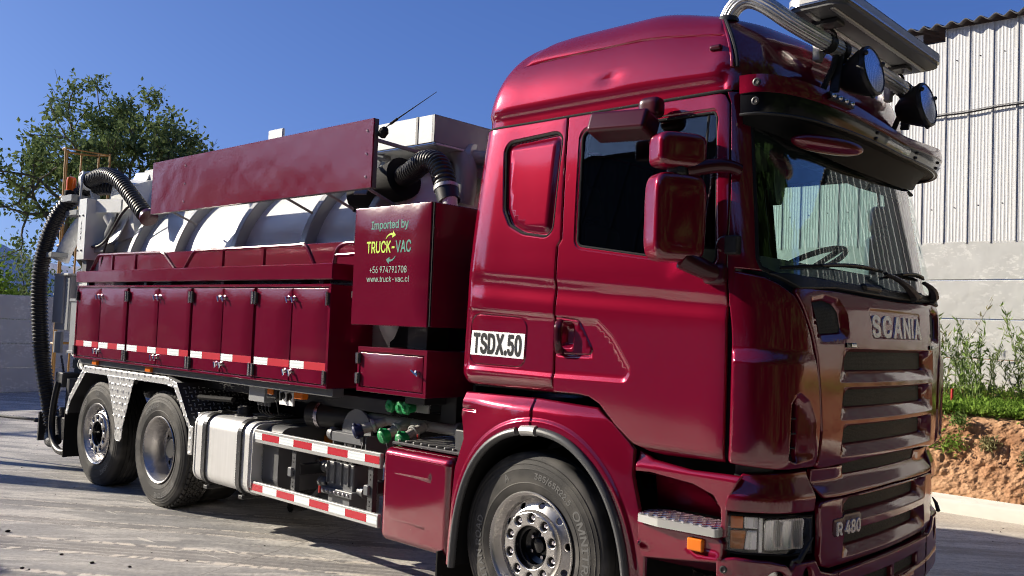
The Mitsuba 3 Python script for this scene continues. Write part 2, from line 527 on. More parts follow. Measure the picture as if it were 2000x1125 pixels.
def skin(s, z):
    e = 1e-3
    a, b = skin_p(s + e, z) - skin_p(s - e, z), skin_p(s, z + e) - skin_p(s, z - e)
    n = np.cross(a, b)
    return skin_p(s, z), n / np.linalg.norm(n, axis=-1, keepdims=True)


def on_skin(s0, z0, lift=.0):
    def fn(x, y, d):
        p, n = skin(s0 + x, z0 + y)
        return p + n * (d + lift)[:, None]
    return fn


def skin_tube(pts, r, lift=0, n=8):
    pts = np.asarray(pts, float)
    p, nn = skin(pts[:, 0], pts[:, 1])
    return tube(p + nn * lift, r, n)


def mir(poly):
    return affinity.affine_transform(poly, [-1, 0, 0, 1, 2 * SMID, 0])


def both(name, poly, m, mirror=True, label=None, parts=True, **k):
    """A panel of the right side and its twin on the left."""
    key = add(name, sheet(poly, skin, **k), m, TRUCK, 40)
    if mirror:
        k2 = dict(k)
        if k2.get('disp') is not None:
            f = k2['disp']
            k2['disp'] = lambda P: f(np.column_stack([2 * SMID - P[:, 0], P[:, 1]]))
        if k2.get('lines'):
            k2['lines'] = [(mir(g), o, st) for g, o, st in k2['lines']]
        add(name, sheet(mir(poly), skin, **k2), m, TRUCK, 40)
    return key


# ---- side: body lines
def zl1(s):
    return 2.035 - .083 * (s - .05)


def zl2(s):
    return 1.905 - .058 * (s - .05)


L1 = LineString([(-.75, zl1(-.75)), (1.25, zl1(1.25))])
L2 = LineString([(-.75, zl2(-.75)), (1.25, zl2(1.25))])
rear_rec = rp([(-.585, 1.862), (.40, 1.812), (.40, 1.478), (-.60, 1.49)], .03)
door_rec = rp([(-.2, 1.838), (.44, 1.806), (.545, 1.72), (.672, 1.545), (.635, 1.482), (-.2, 1.476)], .05)
blind = rp([(-.405, 2.873), (.098, 2.895), (.098, 2.25), (-.15, 2.285), (-.27, 2.34), (-.335, 2.44)], .075)
blind_in = blind.buffer(-.035)
flap = rp([(-.535, 1.822), (-.070, 1.803), (-.078, 1.518), (-.535, 1.520)], .07)


def side_lines(P, fade=None):
    s, z = P[:, 0], P[:, 1]
    t = (zl1(s) - z) / (zl1(s) - zl2(s))
    h = -.013 * sstep(-.05, .50, t) * (1 - sstep(.45, 1.25, t))
    return h * sstep(-.62, -.5, s)


def rear_disp(P):
    h = side_lines(P)
    h += -.011 * sstep(-.008, .026, sd(rear_rec, P))
    h += -.022 * sstep(0, .014, sd(blind, P)) + .016 * sstep(-.006, .030, sd(blind_in, P))
    e = np.abs(sd(flap, P))
    h += -.007 * (1 - sstep(.0015, .005, e))
    h += -.05 * np.clip((1.47 - P[:, 1]) / .08, 0, 1) ** 2
    return h


rear_panel = Polygon([(-.80, 1.40), (.135, 1.392), (.138, 1.47), (.130, 2.212), (.156, 2.245), (.106, 2.962), (-.80, 2.962)])
side_l = [(L1, (.09, .06, .03, .01, .0005), .03), (L2, (.03, .01,), .03)]
key = both('sleeper_panel', rear_panel, 'paint_cab', thick=.02, res=.03, disp=rear_disp,
           lines=side_l + [(rear_rec, (0, .008, -.006, -.014, -.022), .012), (blind, (0, -.006, .004, -.012), .01), (blind_in, (0, -.01, -.02), .01), (flap, (.006, .003, 0, -.003, -.006), .007)])
# the blind window's dark gasket
g = [(x, y) for x, y in blind.buffer(-.012).exterior.coords]
add('window_gasket', skin_tube(np.array(g), .009, -.014, 8), 'black_soft', TRUCK)
# lettered plate on the flap
add('number_plate', sheet(Polygon([(-.523, 1.722), (-.083, 1.712), (-.088, 1.567), (-.531, 1.575)]), lambda a, b: (skin(a, b)[0] + skin(a, b)[1] * -.0085, skin(a, b)[1]), .001, .001, .05), 'sticker_white', TRUCK, False)
add('plate_lettering', text('TSDX.50', .112, lambda x, y, d: on_skin(-.306, 1.6445, -.0078)(x, y - .012 * x, d), 1., .0015, True, True, .0024, .392, .016), 'ink_black', TRUCK, False)

# ---- door
door = Polygon([(.116, 2.962), (.164, 2.25), (.140, 2.214), (.147, 1.470), (.150, 1.400), (.331, 1.400), (.40, 1.392), (.47, 1.360), (.576, 1.262), (.70, 1.172), (.78, 1.145), (.864, 1.136), (1.210, 1.144), (1.209, 1.883), (1.225, 2.10), (1.262, 2.381), (1.291, 2.90), (1.25, 2.945), (1.20, 2.955)])
window = rp([(.228, 2.868), (.272, 2.21), (1.165, 2.085), (1.160, 2.845), (1.13, 2.862)], .045)
sash = rp([(.13, 2.905), (.17, 2.22), (.9, 2.12), (1.235, 2.06), (1.25, 2.875), (1.2, 2.895)], .03)


def door_disp(P):
    h = side_lines(P)
    h += -.012 * sstep(-.008, .030, sd(door_rec, P))
    hr = sd(rp([(.10, 1.82), (.31, 1.80), (.42, 1.63), (.40, 1.615), (.10, 1.61)], .03), P)
    h += -.006 * (1 - sstep(.0015, .006, np.abs(hr)))
    cup = sd(affinity.rotate(sbox(.165, 1.64, .28, 1.795).buffer(-.035).buffer(.035), -3), P)
    h += -.045 * sstep(0, .035, cup)
    h += -.05 * np.clip((1.20 - P[:, 1]) / .07, 0, 1) ** 2 * (P[:, 0] > .6)
    lip = sd(window.buffer(.02), P)
    h += -.006 * sstep(0, .004, lip)
    return h


key = both('door', door.difference(window), 'paint_cab', thick=.02, res=.03, disp=door_disp,
           lines=side_l + [(door_rec, (0, .008, -.006, -.014, -.024), .012), (window.buffer(.02), (.002, 0, -.002, -.004), .008), (affinity.rotate(sbox(.165, 1.64, .28, 1.795).buffer(-.035).buffer(.035), -3), (0, -.008, -.016, -.026), .007), (rp([(.10, 1.82), (.31, 1.80), (.42, 1.63), (.40, 1.615), (.10, 1.61)], .03), (.006, .003, 0, -.003, -.006), .007)])
for D, mm in ((key, lambda m: m), (TRUCK + '__door_001', mirror_y)):
    gl = lambda a, b: (skin(a, b)[0] - skin(a, b)[1] * .018, skin(a, b)[1])
    wv = window.buffer(.008)
    xs = np.linspace(.22, 1.18, 12)
    one = sheet(wv, gl, .004, .001, .08)
    tri = np.array(one.faces)
    tri = tri[(tri < len(one.vertices) // 2).all(1)]
    add('window', mm(tm(one.vertices[:len(one.vertices) // 2], tri)), 'side_glass' if D == key else 'left_glass', D, True)
    add('window_seal', mm(skin_tube(np.array(window.exterior.coords), .008, -.012)), 'black_soft', D)
    add('window_bar', mm(skin_tube([(1.045, 2.10), (1.05, 2.3), (1.055, 2.6), (1.06, 2.86)], .009, -.022)), 'black_soft', D)
    # pull handle: a loop across the cup
    p = lambda s, z, o: (lambda q: q[0] + q[1] * o)(skin(np.array(s), np.array(z)))
    hd = curve([p(.178, 1.80, -.03), p(.183, 1.785, .012), p(.200, 1.77, .035), p(.205, 1.71, .042), p(.205, 1.66, .036), p(.195, 1.635, .016), p(.190, 1.62, -.02)], 26)
    add('handle', mm(tube(hd, .017, 12, sect=lambda g: 1 + .25 * np.cos(2 * g))), 'paint_trim', D)
    add('lock', mm(lathe([(0, 0), (.02, 0), (.02, .03), (.014, .036), (0, .036)], p(.185, 1.632, -.014), (0, -1, 0), 16)), 'paint_trim', D)

# ---- A pillar and corner panel
pillar = Polygon([(1.220, 1.885), (1.235, 2.10), (1.272, 2.381), (1.300, 2.90), (1.270, 2.962), (1.46, 2.962), (1.445, 2.818), (1.418, 2.257), (1.404, 2.107), (1.415, 2.062), (1.275, 2.072), (1.247, 1.90)])
both('windscreen_pillar', pillar, 'paint_cab', thick=.02, rnd=.006, res=.03)
corner = rp([(1.222, 1.900), (1.232, 1.785), (1.238, 1.50), (1.240, 1.152), (1.30, 1.146), (1.472, 1.134), (1.722, 1.134), (1.740, 1.35), (1.718, 1.55), (1.660, 1.75), (1.610, 1.870), (1.560, 1.955), (1.48, 2.010), (1.42, 2.036), (1.268, 2.062), (1.25, 2.0)], .012)
duct = rp([(1.512, 1.175), (1.512, 1.42), (1.535, 1.488), (1.565, 1.50), (1.64, 1.462), (1.705, 1.36), (1.715, 1.165), (1.56, 1.155)], .02)
slot = rp([(1.516, 1.18), (1.520, 1.44), (1.550, 1.475), (1.572, 1.44), (1.572, 1.165)], .012)


def corner_disp(P):
    s, z = P[:, 0], P[:, 1]
    h = .034 * sstep(1.70, 1.62, z) * sstep(1.228, 1.262, s) * (1 - .75 * sstep(1.42, 1.66, s))
    h += -.02 * sstep(1.80, 1.78, z) * sstep(1.70, 1.74, z) * 0
    d = sd(duct, P)
    h += -.032 * sstep(0, .05, d) * np.clip((1.73 - s) / .2, 0, 1)
    h += -.012 * np.clip((1.19 - z) / .05, 0, 1) ** 2
    h += -.05 * sstep(1.255, 1.225, s) * sstep(1.9, 1.75, z) * 0
    return h


both('corner_panel', corner.difference(slot), 'paint_cab', thick=.03, rnd=.012, res=.025, disp=corner_disp, lines=[(duct, (0, -.006, -.014, -.025), .012), (slot, (.01,), .012), (LineString([(1.2, 1.66), (1.7, 1.66)]), (.04, .025, .01), .02), (LineString([(1.245, 1.13), (1.245, 1.7)]), (.02, .01, .003), .02)])
for mm in (lambda m: m, mirror_y):
    add('air_duct', mm(sheet(slot.buffer(.012), lambda a, b: (skin(a, b)[0] - skin(a, b)[1] * .055, skin(a, b)[1]), .004, .001, .04)), 'black_soft', TRUCK, False)
    for z in (1.23, 1.30, 1.37):
        add('duct_vane', mm(skin_tube([(1.512, z), (1.545, z), (1.578, z)], .005, -.02)), 'black_plastic', TRUCK)

# ---- upper grille, three openings
_hl = [(1.595, 1.998), (1.568, 1.975), (1.612, 1.89), (1.665, 1.78), (1.709, 1.656), (1.738, 1.48), (1.757, 1.30), (1.738, 1.135), (1.785, 1.120), (2.20, 1.146)]
hood = rp(_hl + [(SMID, 1.150)] + [(2 * SMID - s, z) for s, z in reversed(_hl)] + [(2 * SMID - 1.9, 1.993), (2 * SMID - 2.2, 1.982), (SMID, 1.975), (2.2, 1.982), (1.9, 1.993)], .02)
W0 = .572
opens = [rp([(SMID - W0, a), (SMID + W0, a), (SMID + W0, b), (SMID - W0, b)], .012) for a, b in ((1.598, 1.690), (1.414, 1.496), (1.226, 1.312))]
rims = [rp([(SMID - w1, a), (SMID - w0, b), (SMID + w0, b), (SMID + w1, a)], .018) for w0, w1, a, b in ((.66, .70, 1.540, 1.710), (.655, .685, 1.354, 1.517), (.650, .67, 1.172, 1.332))]
badge = Polygon([(SMID - .44, 1.955), (SMID - .40, 1.93), (SMID - .43, 1.90), (SMID - .385, 1.84), (SMID - .385, 1.79), (SMID - .41, 1.755), (SMID + .41, 1.755), (SMID + .385, 1.79), (SMID + .385, 1.84), (SMID + .43, 1.90), (SMID + .40, 1.93), (SMID + .44, 1.955)]).buffer(-.015).buffer(.03).buffer(-.015)
badge_in = rp([(SMID - .41, 1.925), (SMID + .41, 1.925), (SMID + .36, 1.84), (SMID + .37, 1.76), (SMID - .37, 1.76), (SMID - .36, 1.84)], .03)
pane = rp([(1.690, 1.928), (1.80, 1.945), (1.875, 1.93), (1.925, 1.885), (1.94, 1.80), (1.93, 1.788), (1.745, 1.775), (1.715, 1.84)], .02)
pane_rim = rp([(1.66, 1.95), (1.80, 1.972), (1.92, 1.955), (1.985, 1.885), (1.995, 1.79), (1.97, 1.755), (1.72, 1.748), (1.69, 1.86)], .025)


def recess(P, rims_, opens_, depth):
    h = np.zeros(len(P))
    for r_, o_ in zip(rims_, opens_):
        a, b = np.maximum(sd(r_, P), 0), np.maximum(-sd(o_, P), 0)
        h += np.where(a > 0, -depth * a / (a + b + 1e-9), 0)
    return h


def hood_disp(P):
    h = recess(P, rims, opens, .05)
    h += recess(P, [pane_rim, mir(pane_rim)], [pane, mir(pane)], .022)
    h += -.006 * sstep(0, .02, sd(badge_in, P))
    h += -.016 * np.clip((1.165 - P[:, 1]) / .05, 0, 1) ** 2
    return h


holes = shapely.union_all(opens + [pane, mir(pane)])
lines = [(g, (0, -.004, .004), .012) for g in rims] + [(g, (.004, .012), .012) for g in opens] + [(pane_rim, (0, -.006), .012), (mir(pane_rim), (0, -.006), .012), (badge_in, (0, -.006, -.012), .012)]
GR = add('grille', sheet(hood.difference(holes), skin, .03, .010, .03, hood_disp, lines), 'paint_cab', TRUCK, 40)
for g, h in [(o, .058) for o in opens] + [(pane, .028), (mir(pane), .028)]:
    add('grille_insert', sheet(g.buffer(.01), lambda a, b: (skin(a, b)[0] - skin(a, b)[1] * h, skin(a, b)[1]), .006, .002, .06), 'grille_mesh', GR, 30)
# maker's lettering on the grille
add('lettering', text('SCANIA', .106, lambda x, y, d: on_skin(SMID + .012, 1.828, -.009)(x, y, d), 1., .011, True, True, .0022, .735, .026), 'letter_silver', GR, False)
for sg in (-1, 1):
    s0 = SMID + sg * .60
    q, nn = skin(np.array(s0), np.array(1.725))
    add('marker_lamp', sheet(sbox(s0 - .05, 1.712, s0 + .05, 1.736), skin, .01, .003, .03, lambda P: np.full(len(P), .008)), 'gloss_black', GR, 30)
    add('lamp_lens', sheet(sbox(s0 - .01, 1.715, s0 + .045, 1.733), skin, .01, .002, .03, lambda P: np.full(len(P), .012)), 'reflector', GR, 30)

# ---- the piece under the hood with one opening, and the lower grille with two
mid = rp([(1.762, 1.112), (1.775, 1.03), (1.83, .975), (1.95, .972), (SMID, .985), (2 * SMID - 1.95, .972), (2 * SMID - 1.83, .975), (2 * SMID - 1.775, 1.03), (2 * SMID - 1.762, 1.112)], .01)
mo = rp([(SMID - .53, 1.128), (SMID + .53, 1.128), (SMID + .51, 1.058), (SMID - .515, 1.058)], .014)


def mid_disp(P):
    return -.045 + .055 * sstep(1.05, .985, P[:, 1]) + recess(P, [rp([(SMID - .61, 1.16), (SMID + .61, 1.16), (SMID + .6, 1.03), (SMID - .6, 1.03)], .01)], [mo], .012)


GM = add('grille', sheet(mid.difference(mo), skin, .025, .006, .03, mid_disp, [(LineString([(1.75, 1.02), (2 * SMID - 1.75, 1.02)]), (.03, .015, .003), .03)]), 'paint_cab', TRUCK, 40)
add('grille_insert', sheet(mo.buffer(.01), lambda a, b: (skin(a, b)[0] - skin(a, b)[1] * .062, skin(a, b)[1]), .006, .002, .06), 'grille_mesh', GM, 30)
low = rp([(1.785, .958), (1.800, .80), (1.795, .70), (1.82, .648), (1.92, .622), (2.25, .630), (2 * SMID - 2.25, .630), (2 * SMID - 1.92, .622), (2 * SMID - 1.82, .648), (2 * SMID - 1.795, .70), (2 * SMID - 1.80, .80), (2 * SMID - 1.785, .958), (2 * SMID - 1.9, .968), (SMID, .978), (1.9, .968)], .03)
lo_o = [rp([(SMID - .52, a), (SMID + .52, a), (SMID + .50, b), (SMID - .51, b)], .012) for a, b in ((.950, .880), (.780, .716))]
lo_r = [rp([(SMID - .62, .962), (SMID + .62, .962), (SMID + .60, .838), (SMID - .60, .838)], .02), rp([(SMID - .58, .800), (SMID + .58, .800), (SMID + .60, .668), (SMID - .61, .668)], .02)]


def low_disp(P):
    return .012 + recess(P, lo_r, lo_o, .048) - .03 * np.clip((.68 - P[:, 1]) / .06, 0, 1) ** 2


GL = add('grille', sheet(low.difference(shapely.union_all(lo_o)), skin, .03, .010, .03, low_disp, [(g, (0, -.004, .004), .012) for g in lo_r] + [(g, (.004, .012), .012) for g in lo_o]), 'paint_cab', TRUCK, 40)
for o in lo_o:
    add('grille_insert', sheet(o.buffer(.01), lambda a, b: (skin(a, b)[0] - skin(a, b)[1] * .045, skin(a, b)[1]), .006, .002, .06), 'grille_mesh', GL, 30)
add('model_plate', sheet(rp([(1.900, .868), (1.99, .872), (2.0, .885), (2.16, .885), (2.185, .862), (2.185, .788), (1.915, .778), (1.895, .80)], .012), skin, .03, .006, .03, lambda P: np.full(len(P), .016)), 'paint_trim', GL, 30)
add('lettering', text('R 480', .062, lambda x, y, d: on_skin(2.048, .818, .016)(x, y, d), 1.0, .006, True, True, .0008, .235), 'letter_silver', GL, False)

# ---- headlights
hl = Polygon([(1.240, .908), (1.243, .738), (1.30, .732), (1.43, .735), (1.58, .727), (1.753, .722), (1.757, .898), (1.60, .905), (1.43, .909)])
for i, mm in enumerate((lambda m: m, mirror_y)):
    off = lambda o: (lambda a, b: (skin(a, b)[0] + skin(a, b)[1] * o, skin(a, b)[1]))
    H = add('headlight', mm(sheet(hl.buffer(.012), off(-.085), .01, .004, .05)), 'black_soft', TRUCK, 30)
    add('reflector', mm(sheet(rp([(1.455, .890), (1.745, .882), (1.742, .735), (1.455, .745)], .02), off(0), .008, .004, .012, lambda P: -.064 + 1.6 * ((P[:, 0] - 1.6) ** 2 * .5 + (P[:, 1] - .81) ** 2) + .0012 * np.sin(P[:, 0] * 480))), 'lamp_clear', H, 30)
    add('indicator', mm(sheet(rp([(1.262, .832), (1.352, .836), (1.340, .747), (1.262, .745)], .008), off(0), .008, .004, .01, lambda P: -.035 + .0016 * np.sin(P[:, 0] * 600) + .0012 * np.sin(P[:, 1] * 500))), 'lamp_amber', H, 30)
    add('lamp_mirror', mm(sheet(rp([(1.356, .836), (1.412, .838), (1.412, .748), (1.344, .747)], .004), off(0), .008, .003, .01, lambda P: -.036 + .001 * np.sin(P[:, 0] * 500))), 'lamp_clear', H, 30)
    add('side_lamp', mm(sheet(rp([(1.264, .900), (1.335, .902), (1.335, .845), (1.264, .842)], .006), off(-.03), .008, .004, .03)), 'amber', H, 30)
    add('lamp_mirror', mm(sheet(rp([(1.340, .902), (1.415, .904), (1.415, .846), (1.340, .846)], .004), off(0), .008, .003, .01, lambda P: -.034 + .001 * np.sin(P[:, 0] * 500))), 'lamp_clear', H, 30)
    add('lamp_divider', mm(sheet(sbox(1.418, .740, 1.436, .905), off(-.018), .02, .003, .03)), 'lamp_clear', H, 30)
    ls = sheet(hl.buffer(-.006), off(0), .004, .002, .02, lambda P: -.006 + .0008 * np.sin(P[:, 0] * 260) * (P[:, 0] < 1.42) * (P[:, 1] < .84))
    nv = len(ls.vertices) // 2
    add('lens', mm(tm(ls.vertices[:nv], np.array(ls.faces)[(np.array(ls.faces) < nv).all(1)])), 'clear_glass', H, True)
    add('lens_frame', mm(skin_tube(np.array(hl.exterior.coords)[:-1].tolist() + [hl.exterior.coords[0]], .006, -.012)), 'black_soft', H)
    P = [skin(np.array(a), np.array(b)) for a, b in ((1.565, .690), (1.60, .715), (1.735, .800))]
    add('washer_arm', mm(tube([P[0][0] + P[0][1] * .02, P[0][0] + P[0][1] * .03 + [0, 0, .02], P[1][0] + P[1][1] * .03], .007, 8)), 'black_plastic', H)
    add('washer_blade', mm(tube(np.array([P[1][0] + P[1][1] * .03 - [0, .0, .012], (P[1][0] + P[2][0]) / 2 + P[1][1] * .025, P[2][0] + P[2][1] * .012]), [.013, .011, .004], 8)), 'black_plastic', H)

# panel over the headlight
brow = rp([(1.302, 1.095), (1.262, 1.02), (1.243, .953), (1.243, .924), (1.43, .927), (1.753, .920), (1.768, .985), (1.745, 1.05), (1.733, 1.105)], .008)
both('brow_panel', brow, 'paint_cab', thick=.025, rnd=.009, res=.025, disp=lambda P: -.055 * sstep(.985, 1.10, P[:, 1]) + .006, lines=[(LineString([(1.2, .985), (1.8, .985)]), (.03, .015, .004), .02)])
# ---- bumper
bum = rp([(1.212, .700), (1.30, .716), (1.46, .708), (1.545, .690), (1.575, .662), (1.60, .690), (1.755, .690), (1.80, .632), (1.90, .608), (2.2, .615), (SMID, .618), (2 * SMID - 2.2, .615), (2 * SMID - 1.90, .608), (2 * SMID - 1.80, .632), (2 * SMID - 1.755, .690), (2 * SMID - 1.60, .690), (2 * SMID - 1.545, .690), (2 * SMID - 1.46, .708), (2 * SMID - 1.30, .716), (2 * SMID - 1.212, .700), (2 * SMID - 1.215, .36), (2 * SMID - 1.5, .33), (1.5, .33), (1.215, .36)], .012)
fogs = [Point(1.50, .60).buffer(.062), affinity.scale(Point(1.695, .605).buffer(.052), .85, 1.15)]
fogs += [mir(g) for g in fogs]
bo = [rp([(SMID + a, .545), (SMID + b, .545), (SMID + b, .475), (SMID + a, .475)], .01) for a, b in ((-.42, -.015), (.015, .42))]
grv = LineString([(1.21, .555), (1.36, .50), (1.8, .475), (SMID, .455), (2 * SMID - 1.8, .475), (2 * SMID - 1.36, .50), (2 * SMID - 1.21, .555)])


def bum_disp(P):
    d = shapely.distance(grv, shapely.points(P))
    h = .020 - .008 * (1 - sstep(.002, .008, d))
    h = h - .03 * np.clip((.40 - P[:, 1]) / .07, 0, 1) ** 2
    for g in (LineString([(1.98, .33), (1.95, .7)]), LineString([(2 * SMID - 1.98, .33), (2 * SMID - 1.95, .7)])):
        h -= .012 * (1 - sstep(.002, .006, shapely.distance(g, shapely.points(P))))
    return h


BU = add('bumper', sheet(bum.difference(shapely.union_all(fogs + bo)), skin, .03, .010, .03, bum_disp, [(grv, (.008, .004, .001), .012), (LineString([(1.98, .33), (1.95, .7)]), (.006, .003), .01), (LineString([(2 * SMID - 1.98, .33), (2 * SMID - 1.95, .7)]), (.006, .003), .01)]), 'paint_cab', TRUCK, 40)
for g in fogs:
    cx, cz = g.centroid.x, g.centroid.y
    F = add('fog_lamp', sheet(g.buffer(.004), lambda a, b: (skin(a, b)[0] - skin(a, b)[1] * .02, skin(a, b)[1]), .01, .003, .02, lambda P: -.02 + .5 * ((P[:, 0] - cx) ** 2 + (P[:, 1] - cz) ** 2)), 'reflector', BU, 30)
for g in bo:
    add('bumper_mesh', sheet(g.buffer(.01), lambda a, b: (skin(a, b)[0] - skin(a, b)[1] * .01, skin(a, b)[1]), .006, .002, .06), 'grille_mesh', BU, 30)
for sg in (0, 1):
    s0 = 1.252 if not sg else 2 * SMID - 1.252
    q, nn = skin(np.array(s0), np.array(.655))
    add('bolt', lathe([(0, 0), (.018, 0), (.018, .004), (.012, .006), (.008, .002), (0, .002)], q + nn * .021, nn, 16), 'black_metal', BU)

# ---- cowl, windscreen, wipers
cowl = rp([(1.43, 2.052), (1.50, 2.028), (1.60, 1.985), (1.9, 2.002), (2.2, 1.992), (SMID, 1.985), (2 * SMID - 2.2, 1.992), (2 * SMID - 1.9, 2.002), (2 * SMID - 1.60, 1.985), (2 * SMID - 1.50, 2.028), (2 * SMID - 1.43, 2.052), (2 * SMID - 1.55, 2.055), (2 * SMID - 1.75, 2.043), (SMID, 2.028), (1.75, 2.043), (1.55, 2.055)], .003)
CO = add('cowl', sheet(cowl, skin, .03, .006, .04, lambda P: .012 + 0 * P[:, 0]), 'black_plastic', TRUCK, 30)
for s0 in (2.27, 2.93):
    q, nn = skin(np.array(s0), np.array(2.012))
    add('vent_cover', sheet(rp([(s0 - .11, 2.045), (s0 - .09, 2.005), (s0 + .10, 2.0), (s0 + .13, 2.04)], .014), skin, .03, .02, .02, lambda P: np.full(len(P), .035)), 'black_plastic', CO, 30)
_gl = [(1.432, 2.78), (1.425, 2.6), (1.409, 2.257), (1.397, 2.12), (1.41, 2.075), (1.49, 2.045), (1.75, 2.040)]
_gr = [(2 * SMID - 1.75, 2.040), (2 * SMID - 1.49, 2.045), (2 * SMID - 1.39, 2.075), (2 * SMID - 1.365, 2.12), (2 * SMID - 1.375, 2.257), (2 * SMID - 1.39, 2.6), (2 * SMID - 1.395, 2.78)]
glass = Polygon(_gl + [(SMID, 2.025)] + _gr + [(2 * SMID - 1.65, 2.70), (SMID, 2.665), (1.65, 2.70)])
g1 = sheet(glass.buffer(.012), lambda a, b: (skin(a, b)[0] - skin(a, b)[1] * .006, skin(a, b)[1]), .004, .001, .05)
nv = len(g1.vertices) // 2
WS = add('windscreen', tm(g1.vertices[:nv], np.array(g1.faces)[(np.array(g1.faces) < nv).all(1)]), 'screen_glass', TRUCK, True)
add('seal', skin_tube(np.array(glass.exterior.coords), .010, -.002), 'black_soft', WS)
for piv, tip, bl0, bl1 in (((2.86, 2.005), (2.42, 2.105), (1.50, 2.075), (2.46, 2.125)), ((3.30, 2.015), (3.06, 2.095), (2.52, 2.10), (3.22, 2.135))):
    at = lambda sz, o: (lambda q: q[0] + q[1] * o)(skin(np.array(sz[0]), np.array(sz[1])))
    A = [at((piv[0] + (tip[0] - piv[0]) * t, piv[1] + (tip[1] - piv[1]) * t), .03 + .03 * math.sin(t * 2.6)) for t in np.linspace(0, 1, 10)]
    W = add('wiper', tube(np.array(A), np.linspace(.024, .011, 10), 8, sect=lambda g: 1 + .35 * np.cos(2 * g)), 'black_plastic', TRUCK)
    B = [at((bl0[0] + (bl1[0] - bl0[0]) * t, bl0[1] + (bl1[1] - bl0[1]) * t + .02 * math.sin(t * math.pi)), .014) for t in np.linspace(0, 1, 24)]
    add('blade', tube(np.array(B), .008, 8), 'black_soft', W)
    B2 = [at((bl0[0] + (bl1[0] - bl0[0]) * t, bl0[1] + (bl1[1] - bl0[1]) * t + .02 * math.sin(t * math.pi)), .028 + .012 * math.sin((t - .3) / .6 * math.pi)) for t in np.linspace(.3, .9, 16)]
    add('blade_frame', tube(np.array(B2), .007, 8), 'black_plastic', W)
    add('pivot', lathe([(0, 0), (.03, 0), (.03, .02), (.02, .035), (0, .035)], at(piv, .01), at(piv, 1) - at(piv, 0), 16), 'black_plastic', W)

# ---- roof
HR = lambda x: .555 - .115 * sstep(.5, 1.35, x) - .02 * sstep(-.1, -.6, x)


def roof_p(s, v):
    s, v = np.asarray(s, float), np.asarray(v, float)
    b = skin_p(s, np.full(np.shape(s), 2.968))
    th = v * math.pi / 2
    e = 1 - np.cos(th)
    x, y = b[..., 0], b[..., 1]
    xt = -.26 + (x + .6) * (1.36 / 1.93)
    yt = y * .74
    return np.stack([x + (xt - x) * e, y + (yt - y) * e, 2.968 + HR(x) * np.sin(th) ** .96], -1)


ss = np.concatenate([np.linspace(SREAR, -.78, 10)[:-1], np.linspace(-.78, -.45, 22)[:-1], np.linspace(-.45, 1.15, 70)[:-1], np.linspace(1.15, 1.75, 36)[:-1], np.linspace(1.75, SMID, 10)])
ss = np.concatenate([ss, (2 * SMID - ss)[::-1][1:]])
vv = np.unique(np.concatenate([np.linspace(0, 1, 30), [.44, .455, .462, .468, .474, .48, .49, .015, .03, .05]]))
S, V = np.meshgrid(ss, vv, indexing='ij')
Pr = roof_p(S, V)
du = np.gradient(Pr, axis=0)
dv = np.gradient(Pr, axis=1)
Nr = np.cross(du, dv)
Nr /= np.linalg.norm(Nr, axis=-1, keepdims=True) + 1e-12
sS = np.minimum(S, 2 * SMID - S)
fade = sstep(-.44, -.36, sS) * sstep(1.24, 1.16, sS)
h = -.012 * np.exp(-((V - .468 + .02 * (sS - .4)) / .007) ** 2) * fade
h += .010 * sstep(.47, .56, V) * fade
h += -.016 * np.exp(-((V - .0) / .06) ** 2) * 0
h += -.020 * sstep(.11, .05, V) * sstep(-.74, -.6, sS) * sstep(1.32, 1.2, sS)
h += np.where(S < SMID, -.010 * np.exp(-(((S - .38) / .07) ** 2 + ((V - .20) / .035) ** 2)) + .004 * np.exp(-(((S - .36) / .1) ** 2 + ((V - .235) / .03) ** 2)), 0)
for sc in (1.18,):
    h += -.014 * np.exp(-(((sS - 1.25) / .12) ** 2 + ((V - .12) / .06) ** 2))
Pr = Pr + Nr * h[..., None]
top = Pr[:, -1]
c0 = top.mean(0) + [0, 0, .025]
rows = [Pr]
for k in (.25, .5, .75, .97):
    q = top + (c0 - top) * k
    q[:, 2] = top[:, 2] + (c0[2] - top[:, 2]) * math.sin(k * math.pi / 2)
    rows.append(q[:, None])
R = add('roof', quads(np.concatenate(rows, 1)), 'paint_cab', TRUCK, 50)
for mm in (lambda m: m, mirror_y):
    tr = roof_p(np.linspace(-.42, 1.20, 50), np.linspace(.90, .86, 50))
    add('roof_strip', mm(tube(tr, .011, 8)), 'black_plastic', R)
    v_ = np.linspace(.86, .16, 26)
    add('roof_strip', mm(tube(roof_p(1.20 + .14 * sstep(0, 1, (0.86 - v_) / .7), v_) + np.array([.004, -.002, 0]), .011, 8)), 'black_plastic', R)
    add('roof_strip', mm(tube(roof_p(1.165 + .14 * sstep(0, 1, (0.86 - v_) / .7), v_) + np.array([.002, -.002, 0]), .009, 8)), 'paint_cab', R)
    q = roof_p(np.array([1.13]), np.array([.32]))[0]
    add('marker_lamp', mm(rbox(q[0] - .035, q[0] + .03, q[1] - .02, q[1] + .02, q[2] - .014, q[2] + .014, .01)), 'paint_trim', R)
add('gutter', tube(np.vstack([skin_p(s, 2.966)[None] for s in np.linspace(-.66, 1.3, 40)]) + [0, .012, 0], .010, 8), 'black_soft', TRUCK)
add('gutter', mirror_y(tube(np.vstack([skin_p(s, 2.966)[None] for s in np.linspace(-.66, 1.3, 40)]) + [0, .012, 0], .010, 8)), 'black_soft', TRUCK)

